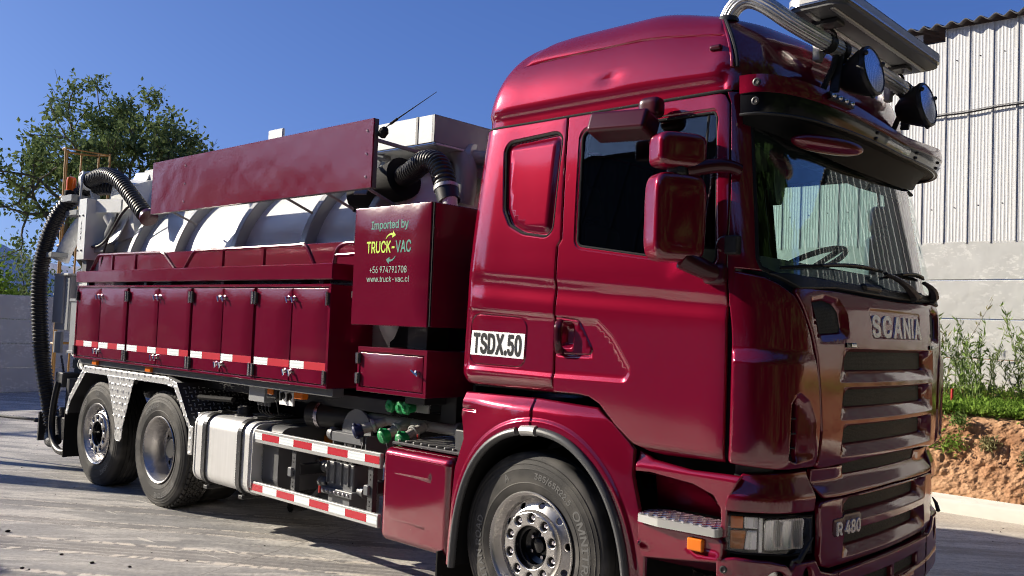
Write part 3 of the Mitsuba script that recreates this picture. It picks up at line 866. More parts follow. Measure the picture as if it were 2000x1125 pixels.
# ---- inner shell behind the panels, with the windows left open
shell = sbox(SREAR, 1.05, 2 * SMID - SREAR, 2.99)
cut = shapely.union_all([window.buffer(.012), mir(window).buffer(.012), glass.buffer(-.03), sbox(.58, 0, 1.25, 1.16), mir(sbox(.58, 0, 1.25, 1.16)), sbox(SREAR, 0, .55, 1.39), mir(sbox(SREAR, 0, .55, 1.39)), mo.buffer(.03), sbox(1.5, 1.0, 2 * SMID - 1.5, 1.14)])
add('inner_shell', sheet(shell.difference(cut), lambda a, b: (skin(a, b)[0] - skin(a, b)[1] * .075, skin(a, b)[1]), .015, .004, .06), 'interior_dark', TRUCK, 40)
shell2 = sbox(1.22, .38, 2 * SMID - 1.22, 1.12).difference(shapely.union_all([hl.buffer(.02), mir(hl).buffer(.02)]))
add('front_frame', sheet(shell2, lambda a, b: (skin(a, b)[0] - skin(a, b)[1] * .13, skin(a, b)[1]), .015, .004, .08), 'black_soft', TRUCK, 40)
add('cab_floor', bx(-.58, 1.40, -1.10, 1.10, 1.38, 1.42), 'interior_dark', TRUCK)
add('roof_lining', bx(-.40, 1.14, -1.0, 1.0, 2.965, 2.985), 'interior_grey', TRUCK)
# ---- interior
dash = prism(Polygon([(1.00, 1.45), (.90, 2.0), (.90, 2.14), (.95, 2.185), (1.12, 2.175), (1.34, 2.03), (1.36, 1.95), (1.36, 1.45)]), (0, 1.06, 0), (1, 0, 0), (0, 0, 1), 2.12)
add('dashboard', dash, 'dash', TRUCK)
ctr, ax = np.array([.80, .58, 2.24]), np.array([-.40, 0, .9])
u_ = np.array([0, 1., 0])
ax = ax / np.linalg.norm(ax)
w_ = np.cross(ax, u_)
ring = np.array([ctr + .235 * (math.cos(a) * u_ + math.sin(a) * w_) for a in np.linspace(0, 2 * math.pi, 48)])
SW = add('steering_wheel', tube(ring, .018, 10, cap=False), 'black_plastic', TRUCK)
for a in (.3, 2.84, 4.71):
    add('spoke', tube([ctr - ax * .03, ctr + .23 * (math.cos(a) * u_ + math.sin(a) * w_)], .018, 8), 'black_plastic', SW)
add('column', tube([ctr - ax * .02, ctr - ax * .45], .04, 12), 'black_plastic', SW)
for y in (-.62, .62):
    SE = add('seat', rbox(.02, .55, y - .26, y + .26, 1.62, 1.80, .06), 'interior_grey', TRUCK)
    b = rbox(-.10, .08, y - .25, y + .25, 1.75, 2.42, .07)
    b.apply_transform(trimesh.transformations.rotation_matrix(-.16, [0, 1, 0], [0, y, 1.75]))
    add('backrest', b, 'interior_grey', SE)
    hr_ = rbox(-.08, .03, y - .14, y + .14, 2.46, 2.68, .05)
    hr_.apply_transform(trimesh.transformations.rotation_matrix(-.16, [0, 1, 0], [0, y, 1.75]))
    add('headrest', hr_, 'interior_grey', SE)
    add('base', bx(.05, .5, y - .22, y + .22, 1.42, 1.62), 'interior_dark', SE)
add('curtain', quads([[(-.30 + .02 * math.sin(k * 2.1), y, z) for z in (1.5, 2.9)] for k, y in enumerate(np.linspace(-1.0, 1.0, 60))]), 'interior_dark', TRUCK, True)
add('rear_view_mirror', prism(rp([(-.07, .12), (.07, .12), (.06, -.06), (.03, -.13), (-.03, -.13), (-.06, -.06)], .03), (1.14, -.65, 2.58), (0, 1, 0), (0, 0, 1), .04), 'black_plastic', TRUCK)
add('rear_view_mirror', tube([(1.12, -.65, 2.68), (1.12, -.65, 2.90)], .008), 'black_plastic', TRUCK)

# ------------------------------------------------------------------ sun visor over the windscreen
def vis(A, pp, z0, k, q, y):
    t = np.minimum(np.abs(y) / 1.165, 1)
    return np.stack([1.215 + A * (1 - t ** pp) ** (1 / pp), y, z0 + k * t ** q], -1)


ya = 1.165 * np.sin(np.linspace(-math.pi / 2, math.pi / 2, 90))
lip, crest = vis(.365, 2.35, 2.775, .045, 1.2, ya), vis(.365, 2.55, 2.890, .12, 1.5, ya)
lip[:, 1] *= .992


def visor_p(t, o=0.):
    """t from 0 (lip) to 1 (crest)."""
    b = .018 * math.sin(t * math.pi)
    P = lip + (crest - lip) * t
    n = np.gradient(P, axis=0)
    n = np.column_stack([n[:, 1], -n[:, 0], 0 * n[:, 0]])
    n /= np.linalg.norm(n, axis=1, keepdims=True)
    w = 1 - np.abs(np.linspace(-1, 1, len(P))) ** 8
    return P + n * (b * w[:, None] + o)


def visor_part(ts, o, th):
    rows = [visor_p(t, o) for t in ts] + [visor_p(t, o - th) for t in ts[::-1]]
    return quads(np.stack(rows, 1), closed_v=True)


VI = add('sun_visor', visor_part(np.linspace(.0, .56, 10), 0, .012), 'gloss_black', TRUCK, 50)
add('visor_cap', visor_part(np.linspace(.54, 1.0, 10), .010, .02), 'paint_cab', VI, 50)
# top of the visor back to the roof
add('visor_deck', quads(np.stack([visor_p(1.0, .006), visor_p(1.0, -.06) + [0, 0, .012], visor_p(1.0, -.20) * [1, .97, 1] + [0, 0, .02]], 1)), 'paint_cab', VI, 40)
ug = np.array([skin_p(s, 2.668 + .11 * abs((s - SMID) / (SMID - 1.40)) ** 2.4) for s in np.linspace(1.36, 2 * SMID - 1.36, len(ya))]) + [.012, 0, 0]
vi_ = visor_p(.03, -.008)
add('visor_underside', quads(np.stack([vi_, vi_ * .6 + ug * .4 + [0, 0, .045], vi_ * .25 + ug * .75 + [0, 0, .030], ug], 1)), 'visor_black', VI, 40)
add('visor_lip', tube(visor_p(.01, .002), .008, 8), 'black_plastic', VI)
for i0 in (38, 66):
    q0, q1 = visor_p(.10, .006), visor_p(.46, .006)
    idx = np.arange(i0, i0 + 9)
    g_ = np.stack([q0[idx], visor_p(.28, .012)[idx], q1[idx]], 1)
    add('visor_lamp_lens', quads(g_), 'lamp_glass', VI, True)
for i0 in (35, 49, 62, 75):
    for t in (.15, .38):
        q = visor_p(t, .003)[i0]
        add('rivet', ball(q, .010, 1), 'black_metal', VI, True)
for t in (.30, .78):
    for e in (2,):
        q = visor_p(t, 0)[e]
        q = q + np.array([0, -.012 * np.sign(-q[1]) * -1, 0])
        sgn = -1 if q[1] < 0 else 1
        add('bolt', lathe([(0, 0), (.02, 0), (.02, .006), (.013, .009), (.008, .004), (0, .004)], [q[0] + .04, sgn * 1.165, q[2]], (0, sgn, 0), 16), 'black_metal', VI)
for a_, b_ in ((21, 27),):
    P0, P1 = visor_p(.70, .014)[a_:b_ + 1], visor_p(.92, .014)[a_:b_ + 1]
    f_ = np.array([.022, -.012 if a_ < 45 else .012, 0])
    LL = add('led_lamp', quads(np.stack([P0 - f_, P0 + f_, P1 + f_, P1 - f_], 1), closed_v=True), 'black_metal', VI, False)
    P0, P1 = P0 + f_ * 1.15, P1 + f_ * 1.15
    for k in np.linspace(.7, b_ - a_ - .7, 4):
        k0, t = int(k), k % 1
        q = ((P0[k0] + P1[k0]) * (1 - t) + (P0[k0 + 1] + P1[k0 + 1]) * t) / 2
        add('visor_led', ball(q, .0135, 1), 'reflector', VI, True)

# close-up mirror pod under the visor
pod = ball((1.50, -.80, 2.675), 1.0, 3)
v = (np.array(pod.vertices) - [1.50, -.80, 2.675])
v = np.sign(v) * np.abs(v) ** np.array([.9, .85, .9])
v = v * [.065, .20, .042]
v[:, 2] -= .06 * v[:, 1]
ca, sa = math.cos(-.55), math.sin(-.55)
v[:, :2] = v[:, :2] @ np.array([[ca, sa], [-sa, ca]])
add('close_up_mirror', tm(v + [1.50, -.80, 2.705], pod.faces), 'paint_cab', TRUCK, True)
add('mirror_stalk', tube([(1.44, -.74, 2.71), (1.36, -.70, 2.80)], .025, 8), 'black_plastic', TRUCK + '__close_up_mirror')

# ------------------------------------------------------------------ side mirrors


def shell_box(c, h, e=.38, n=3, twist=0., taper=0.):
    m = ball((0, 0, 0), 1, n + 1)
    v = np.array(m.vertices)
    r = (np.abs(v) ** (2 / e)).sum(1) ** (-e / 2)
    v = v * r[:, None] * h
    v[:, 0] *= 1 - taper * (v[:, 1] / h[1])
    ca, sa = math.cos(twist), math.sin(twist)
    v[:, :2] = v[:, :2] @ np.array([[ca, sa], [-sa, ca]])
    return tm(v + c, m.faces)


for sg, mm in ((-1, lambda m: m), (1, mirror_y)):
    mm = (lambda m: m) if sg < 0 else (lambda m: mirror_y(m).apply_translation([-.07, 0, 0]))
    M_ = add('side_mirror', mm(shell_box(np.array([1.015, -1.395, 2.300]), np.array([.078, .138, .212]), .34, 3, -.50)), 'paint_cab', TRUCK, True)
    add('upper_shell', mm(shell_box(np.array([1.02, -1.395, 2.620]), np.array([.080, .130, .086]), .42, 3, -.50)), 'paint_cab', M_, True)
    add('mirror_neck', mm(shell_box(np.array([1.03, -1.37, 2.522]), np.array([.05, .08, .03]), .5, 2)), 'black_plastic', M_, True)
    add('mirror_glass', mm(prism(rp([(-.11, -.18), (.11, -.18), (.11, .18), (-.11, .18)], .03), (.944, -1.358, 2.300), (-.48, -.877, 0), (0, 0, 1), .004)), 'chrome', M_)
    add('arm', mm(tube(curve([(1.06, -1.38, 2.53), (1.12, -1.32, 2.548), (1.19, -1.25, 2.560), (1.235, -1.185, 2.545)], 16), np.linspace(.040, .030, 16), 12)), 'paint_trim', M_)
    add('arm', mm(tube(curve([(1.05, -1.37, 2.11), (1.10, -1.32, 2.075), (1.14, -1.27, 2.050), (1.155, -1.20, 2.04)], 16), np.linspace(.055, .04, 16), 12)), 'paint_trim', M_)
    add('mirror_foot', mm(shell_box(np.array([1.150, -1.235, 2.040]), np.array([.06, .03, .05]), .5, 2)), 'paint_trim', M_, True)
    HB = add('hinge_bracket', mm(rbox(1.20, 1.265, -1.25, -1.195, 2.135, 2.225, .008)), 'black_plastic', M_)
    add('bracket_pivot', mm(lathe([(0, 0), (.04, 0), (.04, .04), (.03, .05), (0, .05)], (1.19, -1.195, 2.185), (0, -1, 0), 16)), 'paint_trim', M_)
    # kerb mirror over the window
    if sg < 0:
        kb = rbox(-.175, .175, -.075, .075, -.058, .058, .022, 4)
        kb.apply_transform(trimesh.transformations.euler_matrix(-.30, .05, .06))
        kb.apply_translation([.655, -1.345, 2.80])
        K = add('kerb_mirror', kb, 'paint_trim', TRUCK, 40)
        add('mount', shell_box(np.array([.745, -1.225, 2.905]), np.array([.065, .045, .055]), .55, 3), 'paint_trim', K, True)


# ------------------------------------------------------------------ roof bar with two lamps, and the beacon bar
flute = lambda g: 1 + .05 * np.cos(g * 16)
half = [(1.00, -.92, 3.40), (1.03, -.92, 3.455), (1.09, -.91, 3.49), (1.17, -.89, 3.465), (1.27, -.83, 3.385), (1.36, -.73, 3.315), (1.405, -.58, 3.285), (1.42, -.40, 3.28)]
pts = half + [(1.425, 0, 3.28)] + [(x, -y, z) for x, y, z in reversed(half)]
RB = add('roof_bar', tube(curve(pts, 160), .043, 72, sect=flute), 'tube_alu', TRUCK, 20)
for y in (-.92, .92):
    add('bar_foot', lathe([(0, 0), (.06, 0), (.055, .02), (.048, .03), (0, .03)], (1.0, y, 3.385), (0, 0, 1), 20), 'black_plastic', RB)
for y in (-.60, -.47, .47, .60):
    p_ = curve(pts, 400)
    i = np.argmin(np.abs(p_[:, 1] - y))
    add('clamp', tube([p_[i - 4], p_[i + 4]], .049, 20), 'black_plastic', RB)
for y in (-.52, .52):
    add('bracket', tube(poly_path([(1.42, y, 3.27), (1.40, y - .0, 3.18), (1.36, y, 3.10), (1.33, y, 3.02)], .03), .017, 8), 'black_metal', RB)
    add('bracket', bar((1.42, y + .03, 3.25), (1.40, y + .02, 3.05), .05, .02), 'black_metal', RB)
for i, y in enumerate((-.42, .42)):
    c_ = np.array([1.555, y, 3.155])
    ax = np.array([1, -.04, .15])
    LP = add('spot_lamp', lathe([(0, -.16), (.05, -.155), (.080, -.12), (.105, -.07), (.124, -.03), (.130, 0), (.128, .018), (.115, .022), (.113, .005), (0, .002)], c_, ax, 40), 'black_plastic', TRUCK, 35)
    add('lens', lathe([(r_, .020 + .012 * (1 - (r_ / .125) ** 2)) for r_ in np.linspace(0, .116, 9)], c_, ax, 40), 'sky_tint_lens', LP, True)
    add('bezel', lathe([(.114, .012), (.120, .026), (.131, .020), (.134, .002)], c_, ax, 40), 'black_metal', LP)
    for k in range(3):
        a = .5 + k * 2.094
        add('bezel_clip', ball(c_ + np.array([.02, .132 * math.cos(a), .132 * math.sin(a)]), .014, 1), 'black_metal', LP, True)
    add('bracket', bar(c_ - [.06, 0, .10], c_ - [.14, 0, .02] + [0, 0, .12], .05, .03), 'black_metal', LP)
by0, by1 = -.83, .60
plan = rp([(1.26, by0), (1.585, by0), (1.605, by1), (1.28, by1)], .09)
LB = add('beacon_bar', prism(plan, (0, 0, 3.435), (1, 0, 0), (0, 1, 0), .022), 'galv', TRUCK)
add('bar_base', prism(plan.buffer(-.012), (0, 0, 3.405), (1, 0, 0), (0, 1, 0), .02), 'dark_grey', LB)
add('bar_top', prism(plan.buffer(-.004), (0, 0, 3.472), (1, 0, 0), (0, 1, 0), .008), 'frame_grey', LB)
rim = np.array(plan.exterior.coords)
rim3 = np.column_stack([rim, np.full(len(rim), 3.465)])
add('lens_band', prism(plan.difference(plan.buffer(-.012)), (0, 0, 3.457), (1, 0, 0), (0, 1, 0), .015), 'galv', LB)
add('lens_band', prism(plan.difference(plan.buffer(-.030)), (0, 0, 3.425), (1, 0, 0), (0, 1, 0), .009), 'reflector', LB)
for x in (1.37, 1.50):
    add('bar_rail', bx(x - .012, x + .012, by0 + .05, by1 - .05, 3.395, 3.406, .003), 'galv', LB)
for y in (-.60, .40):
    add('bar_post', bx(1.33, 1.37, y - .025, y + .025, 3.20, 3.41, .004), 'galv', LB)
    add('bar_clamp', bx(1.33, 1.47, y - .05, y + .05, 3.375, 3.40, .004), 'black_metal', LB)
    add('bar_cable', tube(curve([(1.36, y + .06, 3.40), (1.40, y + .10, 3.34), (1.36, y + .12, 3.30), (1.33, y + .08, 3.22)], 14), .008, 6), 'black_soft', LB)

# ------------------------------------------------------------------ front fender with arch lip and steps
XY = lambda y0, bulge=0.: (lambda a, b: (np.stack([a, np.full_like(a, y0), b], -1), np.tile([0, -1., 0], (len(a), 1))))
lip_pts = np.array([(-.562, .30), (-.552, .45), (-.535, .60), (-.495, .76), (-.42, .92), (-.30, 1.055), (-.16, 1.135), (0, 1.172), (.14, 1.172), (.28, 1.140), (.41, 1.065), (.52, .960), (.605, .830), (.665, .68), (.70, .52), (.72, .30)])
lip_c = curve(np.column_stack([lip_pts[:, 0], np.zeros(len(lip_pts)), lip_pts[:, 1]]), 60)
lip2 = lip_c[:, [0, 2]]
arch_in = Polygon(np.vstack([lip2, [(lip2[-1, 0], -.2), (lip2[0, 0], -.2)]]))
arch_out = arch_in.buffer(.058)
fen = Polygon([(-.575, 1.345), (.03, 1.352), (.438, 1.335), (.56, 1.265), (.665, 1.178), (.698, 1.145), (.702, 1.02), (.80, .70), (.80, .30), (.66, .30), (-.5, .30), (-.625, .30), (-.60, .88), (-.545, 1.06), (-.585, 1.20)])
fen = fen.difference(arch_in)


def fen_disp(P):
    d = shapely.distance(arch_in, shapely.points(P))
    h = .040 * sstep(.30, .0, d) - .03 * sstep(1.28, 1.36, P[:, 1])
    h += .010 * sstep(.074, .050, d)
    g_ = np.abs(P[:, 0] - .03 + .16 * (P[:, 1] - 1.17))
    h -= .014 * (1 - sstep(.002, .007, g_))
    g2 = np.hypot((P[:, 1] - 1.245) * 1, np.maximum(P[:, 0] + .47, 0))
    h -= .008 * (1 - sstep(.002, .006, g2))
    return h


for mm in (lambda m: m, mirror_y):
    FE = add('front_fender', mm(sheet(fen, XY(-1.205), .02, .008, .022, fen_disp, [(arch_in, (.048, .053, .058, .063, .068, .075, .10, .15), .012), (LineString([(.03 - .16 * .2, 1.37), (.03 + .16 * .05, 1.12)]), (.007, .003, .001), .008), (LineString([(-.6, 1.245), (-.47, 1.245)]), (.006, .002), .008)])), 'paint_cab', TRUCK, 40)
    lp = np.column_stack([lip_c[:, 0], np.full(len(lip_c), -1.258), lip_c[:, 2]])
    a, b = int(np.argmin(np.abs(lip_c[:40, 0] + .015))), int(np.argmin(np.abs(lip_c[:40, 0] - .085)))
    lp = np.vstack([lp[:a + 1], curve(lp[a:b + 1], 8)[1:-1], lp[b:]])
    b = a + 7
    add('arch_lip', mm(tube(lp[:a], .024, 12)), 'rubber_trim', FE)
    add('arch_lip', mm(tube(lp[b:], .024, 12)), 'rubber_trim', FE)
    add('arch_clip', mm(tube(lp[a:b], .030, 12)), 'galv', FE)
    add('wheel_well', mm(quads(np.stack([lip_c + [0, -1.235, 0], lip_c + [0, -.85, 0], lip_c + [0, -.62, 0]], 1))), 'black_soft', FE, True)
    # steps ahead of the wheel
    ST = add('step_fairing', mm(sheet(Polygon([(.706, 1.140), (.80, 1.105), (1.03, 1.085), (1.236, 1.090), (1.30, 1.090), (1.262, 1.02), (1.235, .95), (1.232, .80), (1.21, .79), (1.20, .93), (1.16, .985), (1.05, 1.022), (.80, 1.045), (.71, 1.04)]), XY(-1.212), .02, .006, .03, lambda P: -.04 * sstep(1.06, 1.13, P[:, 1]))), 'paint_cab', TRUCK, 40)
    add('step_recess', mm(quads([[(.71, -1.205, 1.04), (.71, -1.02, 1.00), (.71, -.99, .84)], [(.95, -1.205, 1.035), (.95, -1.01, 1.0), (.95, -.985, .84)], [(1.10, -1.205, 1.01), (1.12, -1.02, .98), (1.12, -.99, .84)], [(1.20, -1.205, .93), (1.21, -1.06, .92), (1.21, -1.02, .84)], [(1.215, -1.205, .80), (1.22, -1.10, .80), (1.22, -1.05, .80)]])), 'paint_cab', ST, 60)
    add('step_bottom', mm(bx(.715, 1.225, -1.20, -.98, .775, .80)), 'paint_trim', ST)
    stp = prism(rp([(.735, -1.10), (.76, -1.255), (.90, -1.285), (1.215, -1.262), (1.222, -1.06), (.80, -1.03)], .02), (0, 0, .80), (1, 0, 0), (0, 1, 0), .038)
    TR = add('step_tread', mm(stp), 'galv', ST)
    for k in range(9):
        x = .78 + k * .05
        add('tread_bar', mm(bar((x, -1.262, .843), (x + .09, -1.07, .843), .008, .012)), 'bright_steel', TR)
    for k in range(4):
        y = -1.24 + k * .05
        add('tread_bar', mm(bar((.77, y, .842), (1.21, y, .842), .006, .008)), 'bright_steel', TR)
    add('lower_fairing', mm(sheet(Polygon([(.745, .795), (1.205, .795), (1.228, .775), (1.228, .68), (.77, .62), (.752, .66)]), XY(-1.235), .05, .010, .03, lambda P: .012 * (1 - sstep(.004, .012, np.abs(P[:, 1] - .69 - .03 * (P[:, 0] - .75)))))), 'paint_cab', ST, 40)
    add('lower_fairing', mm(hull([(.76, -1.21, .615), (1.222, -1.21, .675), (.76, -1.12, .60), (1.222, -1.10, .60), (.76, -1.21, .65), (1.222, -1.21, .70)])), 'paint_trim', ST)
    add('side_lamp', mm(rbox(1.05, 1.135, -1.258, -1.225, .715, .775, .008)), 'amber', ST)

# ------------------------------------------------------------------ wheels


def tyre(c, sg, R, w, rr, kind):
    """Revolved tyre; the outer face lies on the side sg."""
    hw = w / 2
    sh = []
    prof = [(rr - .012, hw - .055), (rr + .006, hw - .012), (rr + .03, hw - .002), (rr + .05, hw + .004), (rr + .056, hw + .0065), (rr + .060, hw + .004), (rr + .10, hw + .008), (rr + .13, hw + .007), (rr + .134, hw + .0085), (rr + .138, hw + .006), (R - .070, hw + .001), (R - .066, hw + .0025), (R - .062, hw - .001), (R - .045, hw - .006), (R - .042, hw - .003), (R - .039, hw - .008), (R - .026, hw - .012), (R - .012, hw - .02), (R - .003, hw - .032), (R, hw - .045)]
    gro = []
    ng = 5 if kind != 'drive' else 0
    for k in range(ng):
        x = hw - .045 - (k + 1) * (w - .09) / (ng + 1)
        gro += [(R, x + .008), (R - .013, x + .005), (R - .013, x - .005), (R, x - .008)]
    if kind == 'drive' and w == .30:
        prof = [(r_ - .012 * (r_ > R - .01), o) for r_, o in prof]
    back = [(r_, -o) for r_, o in prof[::-1]]
    m = lathe(prof + gro + back, c, (0, sg, 0), 96)
    m.vertices[:, 2] = np.maximum(m.vertices[:, 2], .004)
    return m


def arc_text(s, h, c, r, a0, y, sg=-1, sx=1., lift=.0025):
    """Raised lettering along a circle on the tyre's side wall, reading clockwise."""
    def fn(x, yy, d):
        a = a0 - x / r
        rad = r + yy
        return np.stack([c[0] + rad * np.cos(a), np.full_like(a, y) + sg * (d + lift - .002), c[2] + rad * np.sin(a)], -1)
    m = text(s, h, fn, sx, .004)
    return m if sg < 0 else tm(m.vertices, m.faces[:, ::-1])


def wheel(name, c, sg, kind, R=.525, w=.33, words=(), rr=.30):
    c = np.asarray(c, float)
    W = add(name, tyre(c, sg, R, w, rr, kind), 'rubber', TRUCK, 28)
    hw = w / 2
    ax = (0, sg, 0)
    prof = [(rr - .012, hw - .04), (rr + .002, hw - .012), (rr + .008, hw + .001), (rr + .004, hw + .006), (rr - .006, hw + .002), (rr - .016, hw - .012), (rr - .022, hw - .035), (rr - .035, hw - .05)]
    if kind == 'drive':
        prof += [(rr - .045, hw - .09), (rr - .05, hw - .15), (rr - .055, hw - .175), (rr - .075, hw - .185)]
        do, r1 = hw - .185, rr - .075
        hub = [(r1, 0.), (.165, -.006), (.158, .012), (.11, .012)]
    else:
        prof += [(rr - .036, hw - .06), (rr - .040, hw - .072)]
        do, r1 = hw - .072, rr - .040
    RI = add('rim', lathe(prof, c, ax, 72), 'rim_alloy', W, 40)
    if kind == 'drive':
        hole = [Point(.205 * math.cos(a), .205 * math.sin(a)).buffer(.024) for a in np.linspace(0, 2 * math.pi, 10, endpoint=False) + .2]
        dsk = Point(0, 0).buffer(r1 + .004, 32).difference(Point(0, 0).buffer(.095, 24)).difference(shapely.union_all(hole))

        def surf(a, b):
            rad = np.hypot(a, b)
            o = do + .006 - .02 * sstep(.17, .15, rad)
            return np.stack([c[0] + a, np.full_like(a, c[1]) + sg * o, c[2] + b], -1), np.tile([0, float(sg), 0], (len(a), 1))
        add('rim_disc', sheet(dsk, surf, .012, .004, .03), 'rim_alloy', RI, 40)
        add('hub', lathe([(.10, do - .02), (.098, do + .06), (.085, do + .075), (0, do + .078)], c, ax, 32), 'black_metal', RI)
        for a in np.linspace(0, 2 * math.pi, 10, endpoint=False):
            add('wheel_nut', lathe([(.017, 0), (.017, .02), (.012, .022), (.012, .045), (0, .047)], c + [.138 * math.cos(a), sg * (do - .014), .138 * math.sin(a)], ax, 6), 'machine_grey', RI, False)
    else:
        hole = [affinity.rotate(affinity.scale(Point(.236, 0).buffer(.0165), 1, 1.25), math.degrees(a), origin=(0, 0)) for a in np.linspace(0, 2 * math.pi, 10, endpoint=False) + .16]
        dsk = Point(0, 0).buffer(r1 + .004, 36).difference(Point(0, 0).buffer(.19, 32)).difference(shapely.union_all(hole))

        def surf(a, b):
            rad = np.hypot(a, b)
            o = do + .040 * np.clip((r1 - rad) / (r1 - .20), 0, 1) ** .8
            return np.stack([c[0] + a, np.full_like(a, c[1]) + sg * o, c[2] + b], -1), np.tile([0, float(sg), 0], (len(a), 1))
        add('rim_disc', sheet(dsk, surf, .012, .004, .02, lines=[(Point(0, 0).buffer(.21), (0,), .02)]), 'rim_alloy', RI, 60)
        ho = do + .068
        nh = [Point(.164 * math.cos(a), .164 * math.sin(a)).buffer(.0255) for a in np.linspace(0, 2 * math.pi, 10, endpoint=False) + .32]
        rg = Point(0, 0).buffer(.207, 40).difference(Point(0, 0).buffer(.119, 32)).difference(shapely.union_all(nh))
        s2 = lambda a, b: (np.stack([c[0] + a, np.full_like(a, c[1]) + sg * ho, c[2] + b], -1), np.tile([0, float(sg), 0], (len(a), 1)))
        add('hub_ring', sheet(rg, s2, .035, .008, .02, lambda P: -.014 * sstep(.192, .207, np.hypot(P[:, 0], P[:, 1]))), 'hub_metal', RI, 50)
        add('hub_well', lathe([(.200, ho - .034), (.10, ho - .034)], c, ax, 32), 'black_metal', RI)
        for a in np.linspace(0, 2 * math.pi, 10, endpoint=False) + .32:
            add('wheel_nut', lathe([(.015, 0), (.015, .016), (.010, .02), (0, .021)], c + [.164 * math.cos(a), sg * (ho - .034), .164 * math.sin(a)], ax, 6), 'bright_steel', RI, False)
        add('hub', lathe([(.119, ho - .008), (.112, ho - .03), (.102, ho - .08), (.075, ho - .095), (.045, ho - .09), (.04, ho - .07), (.02, ho - .066), (0, ho - .066)], c, ax, 36), 'gloss_black', RI, 30)
        for a in np.linspace(0, 2 * math.pi, 5, endpoint=False):
            add('hub_bolt', lathe([(.011, 0), (.011, .012), (0, .013)], c + [.068 * math.cos(a), sg * (ho - .092), .068 * math.sin(a)], ax, 6), 'bright_steel', RI, False)
    if sg < 0:
        for s, h, r_, a0, sx in words:
            add('tyre_lettering', arc_text(s, h, c, r_, a0, c[1] - hw - .004, -1, sx), 'rubber_text', W, False)
    return W


def blocks(c, sg, R, w, W, n=56, rows=6):
    """Tread blocks of the drive tyres."""
    ms = []
    for k in range(rows):
        y = -w / 2 + .035 + (k + .5) * (w - .07) / rows
        for j in range(n):
            a = (j + .5 * (k % 2)) * 2 * math.pi / n
            b = bx(-.0225, .0225, -(w - .07) / rows / 2 + .0055, (w - .07) / rows / 2 - .0055, -.012, .016, .003)
            v = np.array(b.vertices)
            sh = .006 * (1 if k % 2 else -1) * (v[:, 1] / .02)
            x_, r_ = v[:, 0] + sh, R - .004 + v[:, 2]
            v2 = np.column_stack([r_ * math.cos(a) - x_ * math.sin(a), v[:, 1] + y, r_ * math.sin(a) + x_ * math.cos(a)])
            v2 = v2 + c
            v2[:, 2] = np.maximum(v2[:, 2], .002)
            ms.append(tm(v2, b.faces))
    k_ = add('tread', cat(ms), 'rubber', W, False)
    lab(k_, kind='stuff')


YF, YD = -1.1945, -1.1544
for sg in (-1, 1):
    n1 = 'front_wheel'
    wheel(n1, (0, sg * (abs(YF) - .185), .512), sg, 'steer', .533, .37, (('385/65R22.5', .034, .405, 1.15, 1.0), ('OMNITRAC', .044, .405, .12, 1.35), ('A', .04, .41, 2.05, 1), ('TITAN ROAD', .04, .40, 3.35, 1.2)), .304)
    wd = wheel('drive_wheel', (-4.546, sg * (abs(YD) - .15), .512), sg, 'drive', .520, .30, (('BRAVIS', .045, .405, 1.95, 1.2), ('BRIDESTONE', .045, .41, -1.15, 1.0)), .296)
    blocks(np.array([-4.546, sg * (abs(YD) - .15), .512]), sg, .520, .30, wd)
    wheel('inner_wheel', (-4.546, sg * (abs(YD) - .15 - .33), .512), sg, 'drive', .52, .30)
    wheel('tag_wheel', (-5.885, sg * (abs(YD) - .17), .512), sg, 'steer', .528, .34, (('HSW2', .045, .405, -.95, 1.0), ('URBAN', .04, .405, 2.5, 1.0), ('315', .034, .405, 1.6, 1)), .30)

# ------------------------------------------------------------------ chassis
for y in (-.42, .42):
    add('chassis_rail', bx(-7.2, 1.2, y - .04, y + .04, .82, 1.08), 'black_metal', TRUCK)
for x in (-7.0, -5.2, -3.9, -2.6, -1.0, .9):
    add('cross_member', bx(x - .05, x + .05, -.40, .40, .86, 1.04), 'black_metal', TRUCK)
for x in (-5.885, -4.546, 0):
    add('axle', tube([(x, -.9, .512), (x, .9, .512)], .07, 12), 'black_metal', TRUCK)
add('differential', ball((-4.546, 0, .52), (.26, .22, .24), 2), 'black_metal', TRUCK, True)
add('prop_shaft', tube([(-4.3, 0, .55), (-.8, 0, .75)], .06, 12), 'black_metal', TRUCK)
add('gearbox', rbox(-1.1, .9, -.38, .38, .55, 1.3, .08), 'black_metal', TRUCK)
for sg in (-1, 1):
    for x in (-5.2, -.75):
        add('leaf_spring', tube(curve([(x - .6, sg * .5, .75), (x, sg * .5, .62), (x + .6, sg * .5, .75)], 12), .05, 8), 'black_metal', TRUCK)
add('sub_frame', bx(-7.1, -1.55, -.95, .95, 1.10, 1.20), 'black_metal', TRUCK)
add('sub_frame', bx(-6.30, -1.90, -1.20, -1.10, 1.20, 1.262), 'dark_grey', TRUCK)
add('sub_frame', bx(-6.30, -1.90, 1.10, 1.20, 1.20, 1.262), 'dark_grey', TRUCK)

